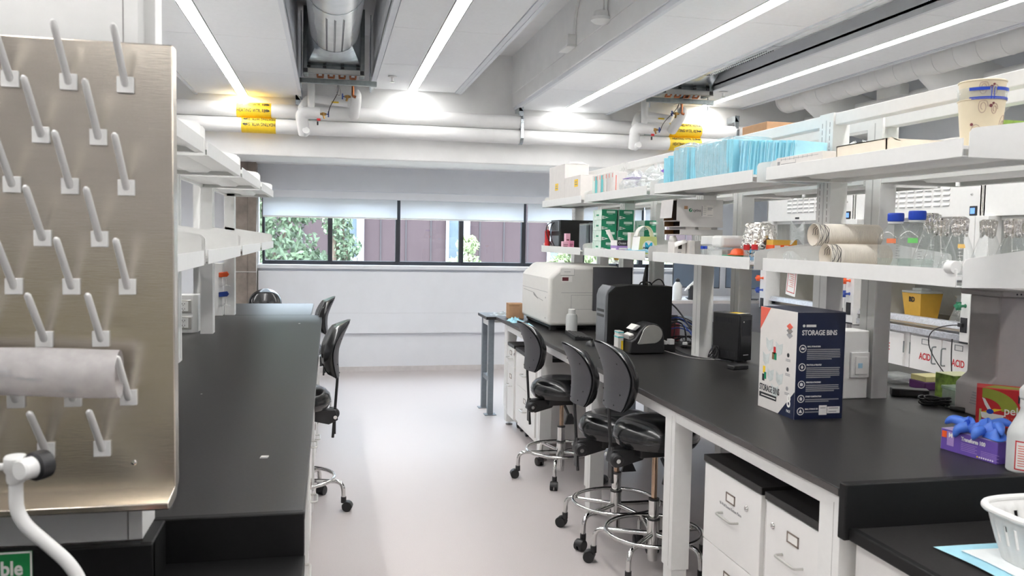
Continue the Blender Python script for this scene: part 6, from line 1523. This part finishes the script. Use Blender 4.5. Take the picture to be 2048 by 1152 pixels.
# ================================================================== ON THE UPPER RIGHT SHELF
def sticker_carton(x0, x1, y0, y1, z0, z1, lab, sy, st=True):
    r = facebox('white_carton', lab, 'carton', x0, x1, y0, y1, z0, z1, CARTW, 'white cartons on the upper shelf')
    if st: fq(r, 'yellow_sticker', 'x', [(sy-.05, sy+.05, z0+.105, z0+.165)], YEL, x0); fq(r, 'sticker_print', 'x', [(sy-.035, sy+.035, z0+.12, z0+.128), (sy-.03, sy+.03, z0+.14, z0+.147)], INKG, x0-.0009)
    fq(r, 'flap_seam', 'y', [(x0+.01, x1-.01, z1-.004, z1-.003)], INKG, y0)
    return r
sticker_carton(1.965, 2.178, 6.985, 7.50, U, 2.275, 'taller white carton with yellow sticker at the far end of the upper right shelf', 7.24)
q = MB().add([(2.02, 6.98, 2.277), (2.15, 6.98, 2.277), (2.14, 7.06, 2.30), (2.03, 7.06, 2.296)], [(0, 1, 2, 3)], CARTW); o = single(q, 'carton_flap', 'raised flap on the taller white carton', 'flap', (2.08, 7.0, 2.277)); o.modifiers.new('t', 'SOLIDIFY').thickness = .002
sticker_carton(1.96, 2.17, 6.50, 6.965, U, 2.150, 'lower white carton with yellow sticker in front of the taller one', 6.62)
for i, (y, m, t) in enumerate(((6.20, GREENL, 'first from the cartons, pale green'), (6.135, TEAL, 'second from the cartons, teal'), (6.065, CARTW, 'third from the cartons, white'), (5.995, TEAL, 'fourth from the cartons, teal'), (5.92, CARTW, 'fifth from the cartons, white'), (5.85, CARTG, 'sixth from the cartons, pale grey'), (5.78, CARTW, 'nearest to the clear bags, white'))):
    y1 = y-.0; x0 = 1.965
    r = facebox('upright_carton', 'upright tip carton %s' % t, 'carton', x0, x0+.105, y1-.060, y1, U, U+.165, CARTW, 'upright cartons on the upper shelf')
    fq(r, 'coloured_front', 'x', [(y1-.055, y1-.005, U+.03, U+.155)], m, x0); fq(r, 'pink_corner', 'x', [(y1-.055, y1-.045, U+.125, U+.155), (y1-.03, y1-.01, U+.01, U+.02)], CORAL, x0-.0009)
    fq(r, 'side_print', 'y', [(x0+.02, x0+.025, U+.03, U+.14)], CORAL, y1-.060)
def bag(lab, c, rx, ry, h, m, seed, mat2=None):
    r = thing('clear_bag', lab, 'plastic bag', c, None); rnd = random.Random(seed); ph = [rnd.uniform(0, 6) for _ in range(6)]
    def f(u, v):
        a = 2*PI*u; e = 2.6; cc, ss = math.cos(a), math.sin(a); k = (abs(cc)**e+abs(ss)**e)**(-1/e)
        w = (1+.06*math.sin(4*a+ph[0]+3*v)+.04*math.sin(9*a+ph[1]))*(math.sin(PI*(.18+.8*v))**.6 if v > .4 else 1)
        zz = h*v*(1+.12*math.sin(3*a+ph[2])*v+.06*math.sin(8*a+ph[3])*v)
        return (c[0]+rx*k*cc*w, c[1]+ry*k*ss*w, c[2]+zz)
    MB().grid(f, 44, 14, m, closeu=True).build('bag_film', r, ang=1.0)
    return r
r = bag('clear bag of white wares with purple print beside the upright cartons on the shelf', (2.06, 5.52, U), .085, .18, .14, BAGM, 3)
q = MB(); rnd = random.Random(6)
for i in range(26):
    c = Vector((2.0+.1*rnd.random(), 5.38+.28*rnd.random(), U+.012+.07*rnd.random())); d = Vector((rnd.uniform(-1, 1), rnd.uniform(-1, 1), rnd.uniform(-.4, .4))).normalized()*.03; q.tube([c-d, c+d], .010, WPLAS, 8)
for v in range(len(q.v)): p = q.v[v]; q.v[v] = (p[0], p[1], max(p[2], U+.002))
q.build('white_wares', r); q = MB().box(2.0, 2.12, 5.42, 5.62, U+.105, U+.108, mat('purple_film_print', '#7d55b5', .5)); q.build('purple_print', r)
r = bag('clear bag with purple corner on the upper shelf, left of the blue pads', (2.06, 5.14, U), .08, .15, .155, BAGM, 9)
q = MB(); rnd = random.Random(16)
for i in range(26):
    c = Vector((2.0+.1*rnd.random(), 5.02+.24*rnd.random(), U+.012+.08*rnd.random())); d = Vector((rnd.uniform(-1, 1), rnd.uniform(-1, 1), rnd.uniform(-.4, .4))).normalized()*.028; q.tube([c-d, c+d], .010, WPLAS, 8)
for v in range(len(q.v)): p = q.v[v]; q.v[v] = (p[0], p[1], max(p[2], U+.002))
q.build('white_wares', r); q = MB().prism([(2.03, U+.12), (2.13, U+.175), (2.12, U+.10), (2.09, U+.09)], 'y', 5.0, 5.003, mat('purple_film_print', '#7d55b5', .5)); q.build('purple_print', r)
r = facebox('pale_carton', 'pale blue carton on the hood side shelf behind the clear bags', 'carton', 2.52, 2.68, 5.75, 5.95, U, U+.12, mat('pale_blue_carton', '#c9dcec', .6))
# blue underpads
def padpack(lab, x0, x1, y0, y1, h, m=PADB, wrap=False, n=10):
    r = thing('underpad_pack', lab, 'pads', ((x0+x1)/2, (y0+y1)/2, U), 'packs of blue underpads')
    q = MB(); d = (y1-y0)/n; rnd = random.Random(int(y0*1000))
    for i in range(n):
        hh = h+rnd.uniform(-.008, .006); a = y0+i*d
        q.prism([(x0+rnd.uniform(0, .004), U), (x1-rnd.uniform(0, .004), U), (x1-rnd.uniform(0, .004), U+hh), (x0+rnd.uniform(0, .004), U+hh-.004)], 'y', a+.0012, a+d-.0004, m)
    q.build('folded_pads', r, bevel=.003)
    if wrap:
        def f(u, v):
            a = 2*PI*u; e = 5; cc, ss = math.cos(a), math.sin(a); k = (abs(cc)**e+abs(ss)**e)**(-1/e)
            s = 1+.02*math.sin(7*a+6*v)+.012*math.sin(15*a); t = 1 if v < .8 else 1-.9*((v-.8)/.2)
            return ((x0+x1)/2+((x1-x0)/2+.005)*k*cc*s*t, (y0+y1)/2+((y1-y0)/2+.006)*k*ss*s*t, U+.002+min(v/.8, 1)*(h+.006)+(.018*((v-.8)/.2)*(1+.6*math.sin(5*a)) if v > .8 else 0))
        MB().grid(f, 60, 16, BAGM, closeu=True).build('plastic_wrap', r, ang=.9)
    return r
padpack('leftmost small pack of blue underpads on the upper right shelf', 1.965, 2.06, 4.70, 4.80, .185, PADB, False, 5)
padpack('plastic wrapped pack of blue underpads, second from the left', 1.962, 2.10, 4.45, 4.65, .215, PADB, True, 8)
padpack('large plastic wrapped pack of blue underpads in the middle of the upper right shelf', 1.962, 2.20, 3.90, 4.40, .205, PADB, True, 20)
r = thing('loose_underpads', 'row of loose blue underpads fanned edge on at the right end of the blue pads', 'pads', (2.1, 3.72, U), None)
q = MB()
for i in range(34):
    y = 3.875-i*.0122; t = i/34; x0 = 1.985+.06*t+.006*math.sin(i*1.7); x1 = 2.20+.012*math.sin(i*2.3); hh = .185-.045*t+.006*math.sin(i*3.1)
    q.prism([(x0, U), (x1, U), (x1, U+hh-.006), (x0+.01, U+hh)], 'y', y-.0100, y, PADB if i % 3 else PADL)
q.build('folded_pads', r)
# things on the nearest upper shelf
r = facebox('white_carton', 'long flat white carton with small print at the near upper right shelf lip', 'carton', 1.955, 2.06, 3.10, 3.462, U, U+.062, CARTW, 'white cartons on the upper shelf')
fq(r, 'small_print', 'x', [(3.43, 3.45, U+.028, U+.044), (3.30, 3.42, U+.030, U+.033), (3.30, 3.302, U+.03, U+.045), (3.13, 3.42, U+.050, U+.0515)]+[(3.42-.035*k, 3.421-.035*k, U+.046, U+.058) for k in range(8)], INKG, 1.955)
bag('clear plastic bag lying behind the long white carton on the upper right shelf', (2.17, 3.19, U), .085, .125, .105, BAGM, 21)
r = thing('cardboard_tray', 'cream cardboard tray on the near upper right shelf', 'tray', (2.12, 2.92, U+.0))
x0, x1, y0, y1, z0, z1 = 1.985, 2.235, 2.74, 3.05, U, U+.075
q = MB().box(x0, x1, y0, y1, z0, z0+.004, CREAM); q.box(x0, x0+.004, y0, y1, z0, z1, CREAM); q.box(x1-.004, x1, y0, y1, z0, z1, CREAM); q.box(x0, x1, y0, y0+.004, z0, z1, CREAM); q.box(x0, x1, y1-.004, y1, z0, z1, CREAM); q.build('tray_body', r)
q = MB().prism([(x0, z1), (x0+.02, z1+.004), (x0+.06, z1-.006), (x0+.06, z1-.009), (x0+.02, z1), (x0, z1-.004)], 'y', y0, y1, CREAM); q.build('flap', r)
# stack of paper cups
cxx, cyy = 2.085, 2.40
def papercup(z, name, lab, sc_=1.0):
    r = thing(name, lab, 'paper cup', (cxx, cyy, z), 'stacked paper cups')
    rb, rt, h = .055*sc_, .0695*sc_, .155*sc_
    MB().lathe([(rb-.004, z+.006), (rb-.004, z), (rb, z), (rt, z+h), (rt+.0025, z+h+.001), (rt+.003, z+h+.004), (rt, z+h+.006), (rt-.002, z+h+.003), (rb-.002, z+.008), (0, z+.008)], CUPT, (cxx, cyy, 0), 48).build('cup_wall', r)
    def on(a, t, e=.0007): rr = rb+(rt-rb)*t+e; return (cxx+rr*math.cos(a), cyy+rr*math.sin(a), z+h*t)
    q = MB(); 
    for (a0, t0, k) in ((R(215), .28, .22), (R(262), .80, .12), (R(232), .85, .16), (R(300), .45, .25)):
        q.tube([on(a0+k*1.4*(1-s_/30*.75)*math.cos(s_*.38), min(.97, max(.03, t0+k*1.1*(1-s_/30*.75)*math.sin(s_*.38)))) for s_ in range(30)], .0011, BROWNI, 5)
    q.build('swirl_print', r); q = MB()
    for (a, t, m_) in ((R(284), .36, .005), (R(284), .27, .006), (R(285), .18, .007), (R(252), .87, .0055), (R(258), .92, .004), (R(205), .5, .005)):
        p = Vector(on(a, t)); n = Vector((math.cos(a), math.sin(a), 0)); q.tube([p-n*.0004, p+n*.0006], m_, MAROON, 10)
    q.build('berry_print', r)
    return r, rb, rt, h
r1, rb, rt, h1 = papercup(U+.002, 'paper_cup', 'lower tan paper cup with brown swirls on the near upper shelf')
r2, rb, rt, h2 = papercup(U+.062, 'paper_cup', 'upper tan paper cup nested in the lower one, with the blue printed wrap')
z = U+.162
q = MB().lathe([(.0685, z-.006), (.0715, z), (.0725, z+.03), (.0735, z+.036)], BAGM, (cxx, cyy, 0), 48); q.build('clear_wrap', r2)
q = MB()
for (za, zb, a0, a1) in ((.024, .034, 262, 330), (.024, .034, 200, 246), (.0, .004, 200, 335), (-.004, -.001, 205, 330), (-.005, .034, 249, 251), (-.005, .034, 256, 258)):
    n = 14
    for i in range(n):
        b0, b1 = R(a0+(a1-a0)*i/n), R(a0+(a1-a0)*(i+1)/n)
        q.add([(cxx+(.0735+ (zz_)*.09)*math.cos(b), cyy+(.0735+zz_*.09)*math.sin(b), z+zz_) for b, zz_ in ((b0, za), (b1, za), (b1, zb), (b0, zb))], [(0, 1, 2, 3)], BLUEP)
q.build('blue_print', r2)
# back side of the upper shelves
r = facebox('brown_carton', 'brown cardboard carton on the hood side upper shelf above the blue pads', 'carton', 2.50, 2.76, 4.55, 4.85, U, 2.345, CARD)
r = facebox('patterned_carton', 'orange and green patterned carton seen through the gap of the rack rails', 'carton', 2.60, 2.80, 2.95, 3.10, U, U+.20, PATTG)
r = facebox('dark_device', 'small dark device behind the near upper rack post', 'device', 2.62, 2.80, 3.30, 3.42, U, U+.12, GREYP)
r = thing('dish_stack', 'clear dish stack with pink contents and green base on the hood side lower shelf', 'dishes', (2.7, 3.95, L)); MB().box(2.55, 2.86, 4.06, 4.15, L+.14, L+.155, GREENB).build('green_base', r); 
q = MB()
for k in range(5): q.box(2.552+.062*k, 2.61+.062*k, 4.065, 4.145, L+.155, L+.20, CLEARP)
q.build('clear_box', r, bevel=.002); q = MB()
for k in range(1, 5): q.box(2.556+.062*k, 2.606+.062*k, 4.07, 4.14, L+.156, L+.178, mat('pink_contents', '#d99a9a', .6))
q.build('pink_contents', r); MB().box(2.56, 2.85, 4.062, 4.148, L, L+.14, CARTG).build('pale_box', r)
r = thing('tube_bundle', 'pink and clear tube bundle on the hood side lower shelf behind the lime box', 'tubes', (2.62, 5.65, L)); q = MB()
for k in range(7): q.tube([(2.56+.028*k, 5.65, L), (2.56+.028*k, 5.65, L+.20)], .012, PINK if k > 3 else FROST, 10)
q.build('tube', r); 
r = thing('yellow_funnel', 'pair of small yellow topped stands with black cords behind the white instrument', 'stand', (2.42, 6.75, TOP)); q = MB()
for x in (2.42, 2.52): q.lathe([(0, 1.50), (.035, 1.50), (.02, 1.46), (0, 1.455)], YELP, (x, 6.9, 0), 16)
q.build('yellow_top', r); q = MB()
for x in (2.42, 2.52): q.tube([(x, 6.9, TOP), (x, 6.9, 1.46)], .006, BLKPL, 8); q.lathe([(.06, 1.43), (.015, 1.445), (.015, 1.46)], FROST, (x, 6.9, 0), 16); q.lathe([(0, TOP+.006), (.04, TOP+.005), (.04, TOP)], BLKPL, (x, 6.9, 0), 16)
q.build('stand_rod', r)
r = thing('white_tap_turret', 'white tap turret at the far end of the right bench racks', 'gas taps', (2.45, 7.2, TOP)); MB().box(2.41, 2.49, 7.15, 7.23, TOP, 1.36, WHITE).build('turret_body', r, bevel=.005)

# ================================================================== LIGHT, WORLD, CAMERA
LAMP = 30.0
EMIT.node_tree.nodes['Principled BSDF'].inputs['Emission Strength'].default_value = LAMP
EMIT.node_tree.nodes['Principled BSDF'].inputs['Emission Color'].default_value = (1, .985, .965, 1)
w = bpy.data.worlds.new('world'); sc.world = w; w.use_nodes = True; nt = w.node_tree; nt.nodes.clear()
o = nt.nodes.new('ShaderNodeOutputWorld'); bg = nt.nodes.new('ShaderNodeBackground'); sk = nt.nodes.new('ShaderNodeTexSky')
sk.sky_type = 'HOSEK_WILKIE'; sk.sun_direction = (-.4, -.5, .75); sk.turbidity = 5; sk.ground_albedo = .4
mx = nt.nodes.new('ShaderNodeMix'); mx.data_type = 'RGBA'; mx.inputs['Factor'].default_value = .75
mx.inputs['B'].default_value = (.80, .90, 1.0, 1)
nt.links.new(sk.outputs[0], mx.inputs['A']); nt.links.new(mx.outputs['Result'], bg.inputs['Color']); bg.inputs['Strength'].default_value = 18.0
nt.links.new(bg.outputs[0], o.inputs['Surface'])
sn = bpy.data.lights.new('sun', 'SUN'); sn.energy = 14.0; sn.angle = .3; sn.color = (1, .97, .92)
so = bpy.data.objects.new('sun', sn); COL.objects.link(so); so.rotation_euler = Vector((.5, .03, -.85)).to_track_quat('-Z', 'Y').to_euler()

f, yaw, pit, rol, Hc = 1682.8, .21436, .06107, .01789, 1.645
cyw, syw = math.cos(yaw), math.sin(yaw); cp, sp = math.cos(pit), math.sin(pit); cr, sr = math.cos(rol), math.sin(rol)
A = Matrix(((cyw, -syw, 0), (0, 0, -1), (syw, cyw, 0))); B = Matrix(((1, 0, 0), (0, cp, -sp), (0, sp, cp))); Cm = Matrix(((cr, -sr, 0), (sr, cr, 0), (0, 0, 1)))
Mx = Cm @ B @ A
rt_, dn, fw = Mx[0], Mx[1], Mx[2]
cam = bpy.data.cameras.new('camera'); co = bpy.data.objects.new('camera', cam); COL.objects.link(co)
co.matrix_world = Matrix(((rt_[0], -dn[0], -fw[0], 0), (rt_[1], -dn[1], -fw[1], 0), (rt_[2], -dn[2], -fw[2], Hc), (0, 0, 0, 1)))
cam.sensor_width = 36; cam.lens = f/2048*36; cam.clip_start = .05; cam.clip_end = 200
cam.dof.use_dof = True; cam.dof.focus_distance = 5.2; cam.dof.aperture_fstop = 5.6
sc.camera = co
sc.view_settings.view_transform = 'Standard'; sc.view_settings.look = 'None'; sc.view_settings.gamma = 1; sc.view_settings.use_curve_mapping = False
sc.view_settings.exposure = 0.24
sc.cycles.max_bounces = 14; sc.cycles.diffuse_bounces = 10; sc.cycles.transparent_max_bounces = 24; sc.cycles.caustics_reflective = False; sc.cycles.caustics_refractive = False
for ob in bpy.data.objects:
    if '_w' in ob: del ob['_w']
